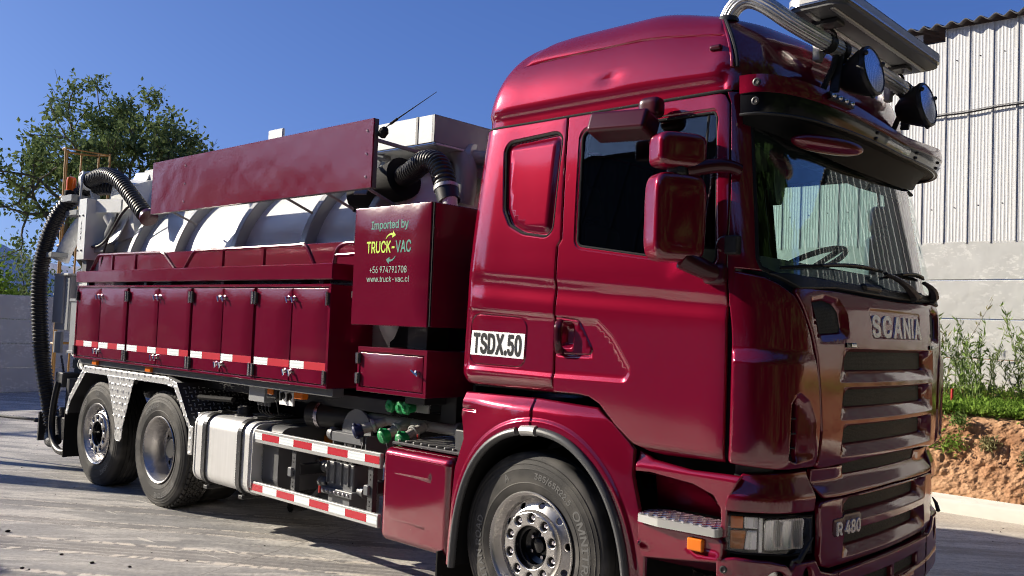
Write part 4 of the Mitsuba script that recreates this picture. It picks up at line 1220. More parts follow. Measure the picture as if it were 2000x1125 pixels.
# ------------------------------------------------------------------ cabinets along the side
divs = [-6.315, -5.745, -5.130, -4.510, -3.900, -3.380, -2.895, -2.385, -1.910]
for mm, sg in ((lambda m: m, -1), (mirror_y, 1)):
    CB = add('side_locker', mm(bx(-6.325, -1.905, -1.235, -.86, 1.262, 2.003, .003)), 'paint_body', TRUCK)
    for x0, x1, z0, z1 in ((-6.325, -1.905, 1.985, 2.006), (-6.325, -1.905, 1.259, 1.279), (-6.328, -6.300, 1.28, 1.985), (-1.935, -1.903, 1.28, 1.985)):
        add('locker_frame', mm(bx(x0, x1, -1.252, -1.232, z0, z1, .003)), 'paint_body', CB)
    for i in range(8):
        x0, x1 = divs[i] + (.022 if i % 2 == 0 else .006), divs[i + 1] - (.006 if i % 2 == 0 else .022)
        Dk = add('locker_door', mm(sheet(sbox(x0, 1.288, x1, 1.977), XY(-1.236), .012, .003, .25, lambda P: np.full(len(P), .012))), 'paint_body', TRUCK, 40)
        hx = x0 if i % 2 == 0 else x1
        lx = x1 - .03 if i % 2 == 0 else x0 + .03
        for z in (1.375 - .045, 1.935 - .045):
            add('hinge', mm(bx(hx - .018, hx + .018, -1.268, -1.246, z - .045 + .01, z + .045 + .01, .006)), 'black_metal', Dk)
            add('hinge_pin', mm(tube([(hx, -1.268, z - .04), (hx, -1.268, z + .06)], .009, 8)), 'bright_steel', Dk)
        for z in (1.36, 1.90):
            add('latch', mm(cat(lathe([(0, 0), (.018, 0), (.018, .012), (.010, .016), (.010, .028), (0, .03)], (lx, -1.248, z), (0, -1, 0), 12), bar((lx - .004, -1.282, z + .012), (lx + .02, -1.284, z - .036), .015, .012, .004))), 'chrome', Dk)
        n = 3 if (x1 - x0) > .5 else 2
        seq = [1, 0, 1] if i in (0, 3) else [0, 1, 0] if i in (1, 2) else [0, 1]
        wds = [.36, .36, .28] if len(seq) == 3 else [.40, .60]
        x = x0
        for k, (t, q) in enumerate(zip(seq, wds)):
            wd_ = (x1 - x0) * q
            add('reflective_tape', mm(bx(x, x + wd_, -1.2492, -1.2478, 1.385, 1.441, .0004)), 'red_tape' if t else 'white_tape', Dk, False)
            x += wd_
    # ledge beam above the lockers, and the rails on it
    add('ledge_beam', mm(bx(-6.37, -1.895, -1.255, -.88, 2.038, 2.155, .006)), 'paint_body', TRUCK)
    for x in (-6.2, -4.9, -3.5, -2.1):
        add('ledge_post', mm(bx(x - .03, x + .03, -1.20, -1.14, 2.0, 2.04)), 'paint_trim', TRUCK)
    add('tray_wall', mm(bx(-6.40, -1.62, -1.02, -1.00, 2.15, 2.335, .003)), 'paint_body', TRUCK)
    yr = -1.235
    for pts_, ups in (([(-6.05, 2.155), (-5.88, 2.315), (-4.50, 2.305), (-4.27, 2.155)], (-5.55, -5.05)), ([(-4.08, 2.155), (-3.93, 2.300), (-2.26, 2.298), (-2.15, 2.155)], (-3.45, -2.83)), ([(-1.905, 2.155), (-1.885, 2.255), (-1.80, 2.292), (-1.60, 2.292)], ())):
        RL = add('guard_rail', mm(tube(poly_path([(x, yr, z) for x, z in pts_], .05), .016, 8)), 'paint_body', TRUCK)
        for x in ups:
            add('rail_post', mm(bx(x - .016, x + .016, yr - .012, yr + .012, 2.15, 2.305, .003)), 'paint_body', RL)
    add('guard_rail', mm(tube(poly_path([(-1.895, yr, 2.21), (-1.60, yr, 2.215)], .05), .014, 8)), 'paint_body', TRUCK)
    for x in (-5.875, -4.705):
        add('side_marker', mm(rbox(x - .055, x + .055, -1.225, -1.185, 1.205, 1.258, .008)), 'amber', TRUCK)

# ------------------------------------------------------------------ tank
RT, ZT = .90, 2.13
prof = [(0, 0), (.35, .02), (.60, .075), (.78, .15), (.88, .23), (.92, .31), (RT, .40)]
TK = add('tank', lathe([(r, 5.0 - o) for r, o in [(0, 0), (.35, .02), (.6, .075), (.78, .15), (.86, .23), (.89, .31), (RT, .40)]] + [(RT, o) for o in np.linspace(4.4, .3, 12)] + [(RT * .98, .1), (RT * .9, 0), (0, 0)], (-6.62, 0, ZT), (1, 0, 0), 96), 'tank_paint', TRUCK, 40)
for x in (-5.82, -4.86, -3.78, -2.72, -1.98):
    add('tank_rib', lathe([(RT - .01, -.05), (RT + .085, -.042), (RT + .092, -.034), (RT + .092, .034), (RT + .085, .042), (RT - .01, .05)], (x, 0, ZT), (1, 0, 0), 96), 'rib_paint', TK, 40)
# front dome paint shows grey: a dished end with a manway
add('end_flange', lathe([(RT - .02, -.03), (RT + .03, -.03), (RT + .03, .03), (RT - .02, .03)], (-1.62 - .36, 0, ZT), (1, 0, 0), 96), 'grey_paint', TK, 40)
for y in (-.55, .55):
    add('tank_cradle', bx(-6.4, -1.8, y - .04, y + .04, 1.19, 1.55), 'black_metal', TRUCK)

# long red panel beside the tank top
for mm, sg in ((lambda m: m, -1), (mirror_y, 1)):
    PN = add('side_board', mm(bx(-4.745, -1.497, -1.262, -1.25, 2.662, 3.142, .002)), 'paint_body', TRUCK)
    for x0, x1, z0, z1 in ((-4.745, -1.497, 2.662, 2.70), (-4.745, -1.497, 3.10, 3.142), (-4.745, -4.70, 2.7, 3.1), (-1.54, -1.497, 2.7, 3.1), (-3.15, -3.10, 2.7, 3.1)):
        add('board_frame', mm(bx(x0, x1, -1.25, -1.215, z0, z1, .002)), 'dark_grey', PN)
    for x in (-4.12, -1.56, -3.0 - .05):
        for z in (2.74, 2.90, 3.06):
            if x != -3.05:
                add('rivet', mm(ball((x, -1.263, z), .009, 1)), 'bright_steel', PN, True)
    for x in (-4.45, -2.62, -2.1, -1.62):
        add('board_strut', mm(bar((x, -1.235, 2.69), (x + .05, -.98, 2.58), .018, .018)), 'grey_paint', PN)
        add('board_strut', mm(bar((x - .1, -1.23, 3.06), (x - .1, -.40, 3.02), .025, .025)), 'grey_paint', PN)

# ------------------------------------------------------------------ red equipment boxes behind the cab
UB = add('control_box', bx(-1.645, -.848, -1.245, -.80, 1.728, 2.522, .004), 'paint_body', TRUCK)
add('box_door', sheet(sbox(-1.648, 1.726, -.870, 2.524), XY(-1.262), .016, .003, .2), 'paint_body', UB, 40)
add('box_seal', bx(-.868, -.852, -1.2545, -1.243, 1.728, 2.522, .001), 'black_soft', UB)
for z in (1.93, 2.31):
    add('hinge', bx(-1.664, -1.646, -1.258, -1.235, z - .025, z + .025, .004), 'black_metal', UB)
tx = lambda x, z: flat((x, -1.2625, z), (1, 0, 0), (0, 0, 1))
for s, h, z, sx, m_, bold in (('Imported by', .052, 2.398, .92, 'ink_green', True), ('+56 974791708', .044, 2.098, .80, 'ink_pale', False), ('www.truck-vac.cl', .038, 2.035, .98, 'ink_pale', False)):
    add('lettering', text(s, h, tx(-1.275, z), sx, .0012, bold), m_, UB, False)
t1, t2 = meshkit.text_mesh('TRUCK-', .075, .0012, True), meshkit.text_mesh('VAC', .075, .0012, True)
w1_, w2_ = t1.bounds[1][0], t2.bounds[1][0]
k_ = .46 / (w1_ + w2_ + .01)
for t_, o_, m_ in ((t1, 0, 'ink_lime'), (t2, w1_ + .012, 'ink_green')):
    v = np.array(t_.vertices)
    add('lettering', tm(flat((-1.512, -1.2625, 2.212), (1, 0, 0), (0, 0, 1))((v[:, 0] + o_) * k_, v[:, 1], v[:, 2]), t_.faces), m_, UB, False)
for a0, a1, m_, hd_ in ((140, 78, 'ink_lime', -1), (318, 262, 'ink_green', -1)):
    a = np.radians(np.linspace(a0, a1, 16))
    wd_ = np.linspace(.002, .008, 16)
    o_, i_ = np.column_stack([np.cos(a) * (.07 + wd_), np.sin(a) * (.088 + wd_)]), np.column_stack([np.cos(a) * (.07 - wd_), np.sin(a) * (.088 - wd_)])
    pg = Polygon(np.vstack([o_, i_[::-1]]))
    e = np.array([math.cos(a[-1]), math.sin(a[-1])])
    tn = np.array([math.sin(a[-1]), -math.cos(a[-1])])
    e = e * [.07, .088]
    hd_p = Polygon([e + [-.004, -.024], e + [.004, .024], e + tn * .034])
    add('arrow_mark', prism(shapely.union_all([pg, hd_p]).buffer(0), (-1.255, -1.2625, 2.245), (1, 0, 0), (0, 0, 1), .0012), m_, UB, False)
add('box_pipe', tube(curve([(-.98, -1.0, 2.52), (-.985, -1.0, 2.56), (-1.0, -.99, 2.62)], 8), .052, 20), 'white_paint', UB)
add('box_stand', bx(-1.35, -1.15, -1.0, -.8, 1.20, 1.73, .004), 'black_metal', UB)
LBX = add('valve_box', bx(-1.562, -.862, -1.24, -.72, 1.280, 1.576, .003), 'paint_body', TRUCK)
for x0, x1, z0, z1 in ((-1.566, -.860, 1.545, 1.579), (-1.566, -.860, 1.277, 1.305), (-1.566, -1.54, 1.305, 1.545), (-.892, -.860, 1.305, 1.545)):
    add('box_frame', bx(x0, x1, -1.253, -1.236, z0, z1, .003), 'paint_body', LBX)
add('box_door', sheet(sbox(-1.533, 1.312, -.900, 1.538), XY(-1.240), .01, .003, .2, lambda P: np.full(len(P), .010)), 'paint_body', LBX, 40)
for z in (1.365, 1.50):
    add('hinge', bx(-1.575, -1.525, -1.268, -1.248, z - .035, z + .035, .006), 'black_metal', LBX)
    add('hinge_pin', tube([(-1.548, -1.27, z - .036), (-1.548, -1.27, z + .036)], .010, 8), 'bright_steel', LBX)
add('latch', cat(lathe([(0, 0), (.016, 0), (.016, .02), (0, .024)], (-.945, -1.25, 1.435), (0, -1, 0), 12), bar((-.985, -1.275, 1.450), (-.915, -1.278, 1.415), .018, .014, .005)), 'chrome', LBX)
add('box_stand', bx(-1.20, -1.05, -.80, -.70, 1.05, 1.28, .004), 'black_metal', LBX)


# ------------------------------------------------------------------ corrugated hoses
def ribbed(pts, r, pitch, n=None, depth=.13, sides=20):
    P0 = curve(pts, 200)
    L = np.linalg.norm(np.diff(P0, axis=0), axis=1).sum()
    m = int(L / pitch) * 4
    P1 = curve(P0[::4], m)
    k = np.tile([1, 1, 1 - depth, 1 - depth], m // 4 + 1)[:m]
    return tube(P1, r * k, sides)


add('vacuum_hose', ribbed([(-1.985, -.62, 2.83), (-1.80, -.72, 2.845), (-1.60, -.80, 2.86), (-1.42, -.86, 2.895), (-1.25, -.90, 2.87), (-1.12, -.95, 2.76), (-1.03, -.98, 2.62)], .080, .036, depth=.16), 'hose_rubber', TRUCK, 40)
add('hose_cuff', tube([(-1.048, -.98, 2.66), (-1.0, -.99, 2.565)], [.082, .076], 20), 'hose_rubber', TRUCK)
add('hose_clamp', tube([(-1.052, -.978, 2.672), (-1.043, -.981, 2.648)], .086, 20), 'galv', TRUCK)
add('hose_muffler', tube([(-2.35, -.66, 2.72), (-1.82, -.70, 2.84)], .16, 24), 'black_soft', TRUCK)
add('pipe_bend', tube(curve([(-1.98, -.25, 2.60), (-1.985, -.26, 2.95), (-1.93, -.27, 3.09), (-1.78, -.27, 3.12), (-1.66, -.27, 3.07), (-1.60, -.27, 2.95), (-1.62, -.27, 2.70)], 40), .085, 20), 'grey_paint', TRUCK)
add('pipe_bend', tube([(-1.70, -.25, 3.07), (-1.05, .05, 2.98)], .06, 16), 'grey_paint', TRUCK)
add('pipe_flange', lathe([(.06, -.02), (.105, -.02), (.105, .02), (.06, .02)], (-1.60, -.21, 3.055), (.9, .42, -.1), 20), 'galv', TRUCK)
add('filter_pot', lathe([(0, 0), (.14, 0), (.15, .02), (.15, .10), (0, .11)], (-1.35, -.05, 2.90), (0, 0, 1), 20), 'black_soft', TRUCK)
add('tank_hatch', lathe([(0, .06), (.3, .05), (.34, .02), (.34, -.04)], (-1.75, .1, 2.99), (.3, 0, 1), 24), 'grey_paint', TRUCK)
# square hose tray on top
HT = add('hose_tray', bx(-6.3, -1.61, -.625, -.600, 3.102, 3.310, .003), 'white_paint', TRUCK)
add('tray_end', bx(-1.612, -1.585, -.625, .62, 3.102, 3.310, .003), 'grey_paint', HT)
add('tray_floor', bx(-6.3, -1.585, -.60, .62, 3.085, 3.10, .002), 'white_paint', HT)
add('tray_side', bx(-6.3, -1.61, .60, .625, 3.102, 3.310, .003), 'white_paint', HT)
for x in (-1.78, -2.36, -3.2, -4.2, -5.2):
    add('tray_strap', bx(x - .012, x + .012, -.630, -.624, 3.10, 3.312, .001), 'dark_grey', HT)
for x in (-2.3, -3.9, -5.6):
    for y in (-.5, .5):
        add('tray_stand', bx(x - .04, x + .04, y - .03, y + .03, 2.85, 3.086, .004), 'grey_paint', HT)
add('stay', bar((-2.28, -.58, 3.09), (-2.05, -.93, 2.70), .10, .012), 'grey_paint', HT)
add('aerial_base', lathe([(0, 0), (.03, 0), (.034, .04), (.022, .065), (0, .07)], (-1.48, -1.20, 3.03), (.7, -.2, .5), 16), 'black_soft', TRUCK)
add('aerial', tube(np.array([(-1.50, -1.20, 3.06), (-1.36, -1.17, 3.135), (-1.05, -1.10, 3.29)]), [.003, .005, .0018], 6), 'black_soft', TRUCK)
add('aerial', tube(np.array([(-1.42, -1.18, 3.105), (-1.36, -1.17, 3.135)]), .009, 8), 'black_soft', TRUCK)
add('top_plate', bx(-3.86, -3.62, -.62, -.59, 3.30, 3.46, .01), 'white_paint', TRUCK)
add('top_plate', bx(-1.12, -1.08, -.40, -.20, 3.30, 3.47, .004), 'galv', TRUCK)

# ------------------------------------------------------------------ fuel tank with straps, side guard, red side tank
ftp = rp([(-1.225, .345), (-1.225, .925), (-.55, .925), (-.55, .345)], .105)
FT = add('fuel_tank', prism(ftp.buffer(-.006), (-3.775, 0, 0), (0, 1, 0), (0, 0, 1), .85), 'brushed_alu', TRUCK, 40)
for x in (-3.775, -2.935):
    add('tank_end', prism(ftp, (x - .0, 0, 0), (0, 1, 0), (0, 0, 1), .018 if x < -3 else .018), 'brushed_alu', FT, 40)
    if x > -3:
        add('tank_end', prism(ftp.buffer(-.014), (x + .018, 0, 0), (0, 1, 0), (0, 0, 1), .03), 'brushed_alu', FT, 40)
for x in (-3.60, -3.05):
    add('tank_strap', prism(ftp.buffer(.012).difference(ftp.buffer(-.001)), (x - .028, 0, 0), (0, 1, 0), (0, 0, 1), .056), 'black_metal', FT, 40)
    add('strap_bracket', bx(x - .03, x + .03, -1.20, -.45, .305, .335), 'black_metal', FT)
    add('strap_bracket', bx(x - .035, x + .035, -1.10, -1.0, .93, .95), 'black_metal', FT)
CP = add('filler_cap', lathe([(0, .055), (.05, .055), (.055, .04), (.06, .0), (.075, -.005), (.075, -.02)], (-3.42, -.98, .94), (0, 0, 1), 24), 'black_metal', FT)
add('cap_lever', bar((-3.48, -.98, 1.0), (-3.36, -.98, 1.0), .028, .018), 'black_metal', CP)
# second tank in shade behind the guard
add('air_tank', prism(rp([(-1.12, .40), (-1.12, .90), (-.55, .90), (-.55, .40)], .10), (-2.88, 0, 0), (0, 1, 0), (0, 0, 1), .22), 'dark_grey', TRUCK, 40)
SG = add('side_guard', bx(-2.975, -1.338, -1.20, -1.168, .773, .874, .004), 'galv', TRUCK)
add('guard_bar', bx(-2.975, -1.338, -1.20, -1.168, .381, .470, .004), 'galv', SG)
x = -2.96
for zc in (.8235, .4255):
    first = 1 if zc < .6 else 0
    x, k = -2.965, first
    while x < -1.36:
        L_ = min(.235 if k else .19, -1.345 - x)
        add('reflective_tape', bx(x, x + L_, -1.2018, -1.2005, zc - .026 + .003, zc + .026 + .003, .0004), 'red_tape' if k else 'white_tape', SG, False)
        x, k = x + L_, 1 - k
for x in (-2.385, -1.475):
    add('guard_post', bx(x - .028, x + .028, -1.166, -1.125, .39, .86, .003), 'frame_grey', SG)
    for z in (.50, .53, .60, .68, .71, .76):
        add('bolt_hole', disc((x, -1.166, z), .007, (0, -1, 0), .001, 10), 'black_soft', SG)
    add('guard_clamp', rbox(x - .05, x - .0, -1.185, -1.15, .57, .64, .008), 'machine_grey', SG)
    add('guard_arm', bx(x - .03, x + .03, -1.125, -.45, .58, .66), 'black_metal', SG)


def rt_disp(P):
    h = 0
    for z, x0, x1 in ((.79, -1.20, -.83), (.49, -1.24, -.86)):
        h = h + .007 * sstep(0, .014, sd(rp([(x0, z - .03), (x0, z + .03), (x1, z + .025), (x1, z - .035)], .012), P))
    return h


for mm in (lambda m: m, mirror_y):
    RTK = add('side_tank', mm(rbox(-1.325, -.66, -1.20, -.60, .315, .925, .055, 5)), 'paint_cab', TRUCK, 50)
    add('tank_face', mm(sheet(rp([(-1.28, .36), (-1.28, .885), (-.70, .885), (-.70, .36)], .04), XY(-1.199), .004, .004, .02, rt_disp)), 'paint_cab', RTK, 40)
    TP = add('catwalk', mm(bx(-1.32, -.60, -1.12, -.50, .935, .955)), 'dark_plate', TRUCK)
    for k in range(9):
        add('catwalk_bar', mm(bar((-1.28 + k * .075, -1.10, .962), (-1.24 + k * .075, -.55, .962), .016, .012)), 'galv', TP)
    add('battery_cover', mm(rbox(-.76, -.57, -1.08, -.75, .95, 1.09, .01)), 'frame_grey', TRUCK)
    # tyre splash flap
    add('mud_flap', mm(bx(-.72, -.70, -1.24, -.85, .10, .36)), 'black_soft', TRUCK)
    add('mud_flap', mm(bx(-6.60, -6.58, -1.20, -.80, .19, .70)), 'black_soft', TRUCK)

# ------------------------------------------------------------------ chequer-plate fenders over the tandem


def plate_disp(P):
    u, v = P[:, 0] / .06, P[:, 1] / .06
    w = np.mod(np.floor(u + v) + np.floor(u - v), 2)
    a = np.where(np.mod(np.floor(u), 2) == np.mod(np.floor(v), 2), u - np.floor(u) - .5, v - np.floor(v) - .5)
    b = np.where(np.mod(np.floor(u), 2) == np.mod(np.floor(v), 2), v - np.floor(v) - .5, u - np.floor(u) - .5)
    return .006 * sstep(1, .5, np.sqrt((a / .42) ** 2 + (b / .16) ** 2))


outl = [(-6.545, .66), (-6.475, .84), (-6.12, 1.185), (-4.33, 1.185), (-4.155, 1.145), (-3.875, .80), (-3.83, .80), (-3.83, .555)]
inn = [(-3.90, .555), (-3.90, .77), (-4.20, 1.098), (-4.36, 1.118), (-6.085, 1.118), (-6.425, .80), (-6.495, .65)]
for mm in (lambda m: m, mirror_y):
    DF = add('tandem_fender', mm(sheet(Polygon(outl + inn), XY(-1.215), .004, .0015, .011, plate_disp)), 'alu_plate', TRUCK, 60)
    add('fender_gusset', mm(sheet(Polygon([(-5.56, 1.125), (-4.97, 1.125), (-5.165, .66), (-5.175, .55), (-5.21, .515), (-5.30, .515), (-5.325, .55), (-5.33, .66)]), XY(-1.219), .004, .0015, .011, plate_disp)), 'alu_plate', DF, 60)
    pth = [(-6.545, .66), (-6.475, .84), (-6.12, 1.185), (-4.33, 1.185), (-4.155, 1.145), (-3.865, .80), (-3.83, .555)]
    add('fender_top', mm(quads([[(x, -1.213, z) for x, z in pth], [(x, -.55, z) for x, z in pth]])), 'dark_plate', DF, False)
    add('fender_top', mm(quads([[(x, -1.213, z + .003) for x, z in pth[1:5]], [(x, -1.16, z + .003) for x, z in pth[1:5]]])), 'alu_plate', DF, False)
    # raised pattern on the sloping back
    ms = []
    for i in range(9):
        for j in range(14):
            t, y = (i + .5) / 9, -1.16 + j * .045
            c_ = np.array([-4.13 + .26 * t, y, 1.12 - .31 * t])
            d_ = np.array([.64, 0, -.77]) * (1 if (i + j) % 2 else .0) + np.array([0, 1, 0]) * (0 if (i + j) % 2 else 1)
            ms.append(tube([c_ - d_ * .014, c_ + d_ * .014], .005, 5))
    k_ = add('plate_tread', mm(cat(ms)), 'galv', DF)
    lab(k_, kind='stuff')
    add('side_plate', mm(bx(-3.82, -3.79, -1.18, -.55, .42, .92)), 'alu_plate', DF)

# ------------------------------------------------------------------ small equipment under the lockers
JB = add('junction_box', rbox(-3.135, -2.90, -1.12, -.95, 1.075, 1.245, .008), 'cabinet_grey', TRUCK)
for k in range(4):
    x = -3.07 + k * .05
    add('cable_gland', lathe([(.014, 0), (.014, .03), (.01, .035), (0, .035)], (x, -1.06, 1.076), (0, 0, -1), 8), 'machine_grey', JB)
    add('cable', tube(curve([(x, -1.06, 1.045), (x + .01, -1.06, 1.0), (x + .04, -1.0, .96), (x + .10, -.9, .98)], 10), .006, 6), 'hose_rubber', JB)
WL = add('work_lamp', rbox(-2.86, -2.72, -1.13, -1.06, 1.12, 1.225, .01), 'black_plastic', TRUCK)
add('lamp_lens', rbox(-2.83, -2.755, -1.145, -1.125, 1.15, 1.20, .008), 'amber', WL)
add('cable', tube(curve([(-2.78, -1.10, 1.12), (-2.74, -1.10, 1.06), (-2.76, -1.08, 1.02), (-2.82, -1.0, .99)], 14), .006, 6), 'hose_rubber', WL)
SWP = add('switch_plate', bx(-2.665, -2.475, -1.135, -1.12, 1.085, 1.235, .003), 'galv', TRUCK)
add('switch_label', bx(-2.662, -2.478, -1.138, -1.1345, 1.085, 1.185, .001), 'sticker_white', SWP)
for x in (-2.61, -2.52):
    add('switch_knob', cat(lathe([(0, 0), (.028, 0), (.026, .02), (0, .022)], (x, -1.137, 1.155), (0, -1, 0), 14), bar((x, -1.165, 1.18), (x + .01, -1.165, 1.12), .022, .016)), 'black_plastic', SWP)
add('side_marker', rbox(-2.455, -2.345, -1.15, -1.09, 1.145, 1.235, .008), 'amber', TRUCK)
add('exhaust_pipe', tube([(-2.50, -.95, 1.02), (-1.9, -.75, 1.02)], .095, 20), 'black_metal', TRUCK)
add('exhaust_clamp', lathe([(.096, -.015), (.105, -.015), (.105, .015), (.096, .015)], (-2.40, -.917, 1.02), (.95, .32, 0), 24), 'bright_steel', TRUCK)
add('gas_strut', tube([(-3.85, -1.16, 1.045), (-3.40, -1.10, 1.055)], .022, 8), 'black_soft', TRUCK)
# winch and pump behind the guard
PU = add('winch', bx(-2.13, -1.76, -1.02, -.70, .86, .93, .004), 'machine_grey', TRUCK)
add('winch_drum', prism(Point(0, 0).buffer(.17, 24).intersection(sbox(-.2, -.04, .2, .2)), (-1.93, -.93, .935), (1, 0, 0), (0, 0, 1), .02), 'machine_grey', PU)
add('winch_drum', lathe([(0, 0), (.11, 0), (.11, .22), (0, .22)], (-1.93, -.72, .93), (0, -1, 0), 24), 'black_metal', PU)
for x in (-2.12, -1.98, -1.86, -1.74):
    add('winch_plate', bx(x - .008, x + .008, -1.01, -.72, .78, .93, .002), 'machine_grey', PU)
add('winch_plate', bx(-2.13, -1.72, -1.02, -.72, .765, .78, .002), 'black_metal', PU)
add('winch_motor', lathe([(0, 0), (.04, 0), (.05, .02), (.05, .06), (.03, .07), (.03, .12)], (-2.24, -.95, .90), (1, 0, 0), 16), 'machine_grey', PU)
add('winch_bearing', lathe([(0, 0), (.035, 0), (.05, .02), (.05, .05), (0, .055)], (-1.93, -.955, .88), (0, -1, 0), 16), 'black_metal', PU)
PP = add('water_pump', rbox(-2.22, -1.90, -.98, -.70, .50, .70, .012), 'machine_grey', TRUCK)
for k in range(4):
    add('pump_rib', bx(-2.215 + k * .085, -2.20 + k * .085, -.992, -.975, .54, .70, .003), 'machine_grey', PP)
    add('pump_head', rbox(-2.21 + k * .075, -2.15 + k * .075, -.97, -.80, .70, .765, .012), 'black_metal', PP)
add('pump_sump', rbox(-2.25, -1.87, -1.01, -.68, .46, .51, .008), 'machine_grey', PP)
add('pump_sump', rbox(-2.20, -1.93, -.98, -.70, .33, .465, .01), 'machine_grey', PP)
for k in range(7):
    add('pump_bolt', ball((-2.22 + k * .05, -1.012, .487), .011, 1), 'bright_steel', PP, True)
add('pump_coupling', lathe([(.035, 0), (.05, .01), (.05, .06), (.035, .07), (.035, .10), (.045, .11), (.045, .16), (0, .16)], (-2.22, -.90, .63), (-1, 0, 0), 16), 'machine_grey', PP)
add('pump_port', lathe([(.02, 0), (.03, .01), (.03, .05), (.04, .055), (.04, .08), (0, .08)], (-1.87, -.95, .52), (1, 0, 0), 12), 'machine_grey', PP)
add('pump_port', lathe([(.02, 0), (.03, .01), (.03, .05), (.04, .055), (.04, .08), (0, .08)], (-2.25, -.95, .53), (-1, 0, 0), 12), 'machine_grey', PP)
add('drain_handle', bx(-2.335, -2.32, -.97, -.955, .44, .52, .002), 'red_plastic', PP)
add('amber_tank', rbox(-2.66, -2.36, -.72, -.5, .60, .84, .03), 'orange_plastic', TRUCK)
add('tank_fitting', lathe([(0, 0), (.03, 0), (.035, .02), (.03, .04), (0, .045)], (-2.62, -.74, .62), (0, -1, 0), 14), 'bright_steel', TRUCK)
add('stand_leg', bar((-2.62, -.85, .30), (-2.40, -.80, .55), .05, .03), 'frame_grey', TRUCK)
add('tail_pipe', tube([(-2.72, -.95, .27), (-2.72, -.80, .27)], .045, 16, cap=False), 'black_metal', TRUCK)
add('flex_duct', ribbed([(-2.34, -.75, .98), (-2.2, -.74, .985), (-2.02, -.73, .985)], .05, .02), 'hose_rubber', TRUCK)
# water manifold with couplings
MF = add('manifold', tube([(-1.86, -.88, 1.05), (-1.02, -.80, 1.035)], .036, 18), 'manifold_grey', TRUCK)
add('manifold_end', lathe([(.045, 0), (.06, .005), (.06, .03), (0, .032)], (-1.02, -.80, 1.035), (1, .1, 0), 16), 'grey_paint', MF)
for x, dx in ((-1.68, -.10), (-1.46, -.03), (-1.29, -.01)):
    e = np.array([x + dx, -1.02, .975])
    add('branch', tube([(x, -.86, 1.045), e], .034, 16), 'manifold_grey', MF)
    add('branch_collar', lathe([(.042, 0), (.052, .004), (.052, .022), (.042, .026)], (np.array([x, -.86, 1.045]) + e) / 2, e - np.array([x, -.86, 1.045]), 16), 'galv', MF)
    cpc = 'blue_plastic' if x < -1.6 else 'green_plastic'
    CPL = add('coupling_cap', lathe([(.030, -.01), (.046, 0), (.052, .015), (.052, .05), (.040, .062), (.018, .066), (0, .066)], e, e - np.array([x, -.86, 1.045]), 18), cpc, MF)
    for a in (0, 2.09, 4.19):
        d_ = e - np.array([x, -.86, 1.045])
        d_ = d_ / np.linalg.norm(d_)
        u2 = np.cross(d_, [1, 0, 0])
        u2 /= np.linalg.norm(u2)
        w2 = np.cross(d_, u2)
        q = e + d_ * .04 + .054 * (math.cos(a) * u2 + math.sin(a) * w2)
        add('cap_lug', ball(q, .014, 1), cpc, CPL, True)
    add('cap_chain', tube(curve([e + [.02, -.03, -.05], e + [.03, -.02, -.10], e + [.01, .0, -.14]], 12), .004, 5), 'bright_steel', MF)
add('manifold_plate', bx(-1.50, -1.25, -.87, -.85, 1.13, 1.26, .003), 'galv', TRUCK)
for x in (-1.525, -1.42, -1.355):
    c_ = np.array([x, -.96, 1.165])
    V_ = add('ball_valve', lathe([(0, 0), (.016, 0), (.018, .006), (.018, .012), (.034, .014), (.042, .020), (.042, .045), (.034, .05), (.030, .10), (0, .10)], c_ - [0, .05, 0], (0, 1, 0), 18), 'green_plastic', TRUCK)
    for a in np.linspace(0, 2 * math.pi, 4, endpoint=False) + .5:
        add('valve_lug', ball(c_ + [.040 * math.cos(a), -.02, .040 * math.sin(a)], .011, 1), 'green_plastic', V_, True)
add('valve_lever', bx(-1.555, -1.545, -.98, -.97, .90, 1.0, .002), 'red_plastic', TRUCK)
add('valve_lever', bx(-1.235, -1.225, -.98, -.97, .90, 1.0, .002), 'red_plastic', TRUCK)
add('air_pipe', tube(curve([(-1.95, -.75, 1.2), (-1.9, -.8, 1.14), (-1.82, -.84, 1.08)], 10), .03, 10), 'black_metal', TRUCK)
add('dark_backing', bx(-1.90, -.80, -.70, -.68, 1.20, 1.80), 'black_soft', TRUCK)  # black sheet added to stand for the shade between the boxes
add('dark_backing', bx(-.80, -.77, -.9, .9, 1.05, 1.45), 'black_soft', TRUCK)

# ------------------------------------------------------------------ rear of the tank
RG = add('rear_ring', lathe([(RT - .02, -.05), (RT + .05, -.05), (RT + .05, .05), (RT - .02, .05)], (-6.62, 0, ZT), (1, 0, 0), 80), 'white_paint', TRUCK, 40)
add('rear_door', lathe([(RT - .03, 0), (RT - .05, .06), (.7, .14), (0, .18)], (-6.67, 0, ZT), (-1, 0, 0), 64), 'white_paint', TRUCK, 40)
PO = add('boom_post', bx(-6.80, -6.60, -1.10, -.86, 2.30, 2.965, .004), 'white_paint', TRUCK)
add('post_foot', bx(-6.76, -6.64, -1.05, -.90, 2.10, 2.30), 'dark_grey', PO)
add('post_arm', hull([(-6.93, -1.0, 2.96), (-6.72, -1.0, 2.96), (-6.93, -1.0, 2.84), (-6.72, -1.0, 2.84), (-6.5, -.2, 2.98), (-6.3, -.2, 2.98), (-6.5, -.2, 2.84), (-6.3, -.2, 2.84)]), 'white_paint', PO)
for z in (2.40, 2.78):
    for x in (-6.77, -6.67):
        add('post_bolt', ball((x, -1.103, z), .012, 1), 'machine_grey', PO, True)
add('post_mark', hull([(-6.722, -1.103, 2.52), (-6.698, -1.103, 2.52), (-6.71, -1.103, 2.56), (-6.722, -1.1005, 2.52), (-6.698, -1.1005, 2.52), (-6.71, -1.1005, 2.56)]), 'ink_black', PO)
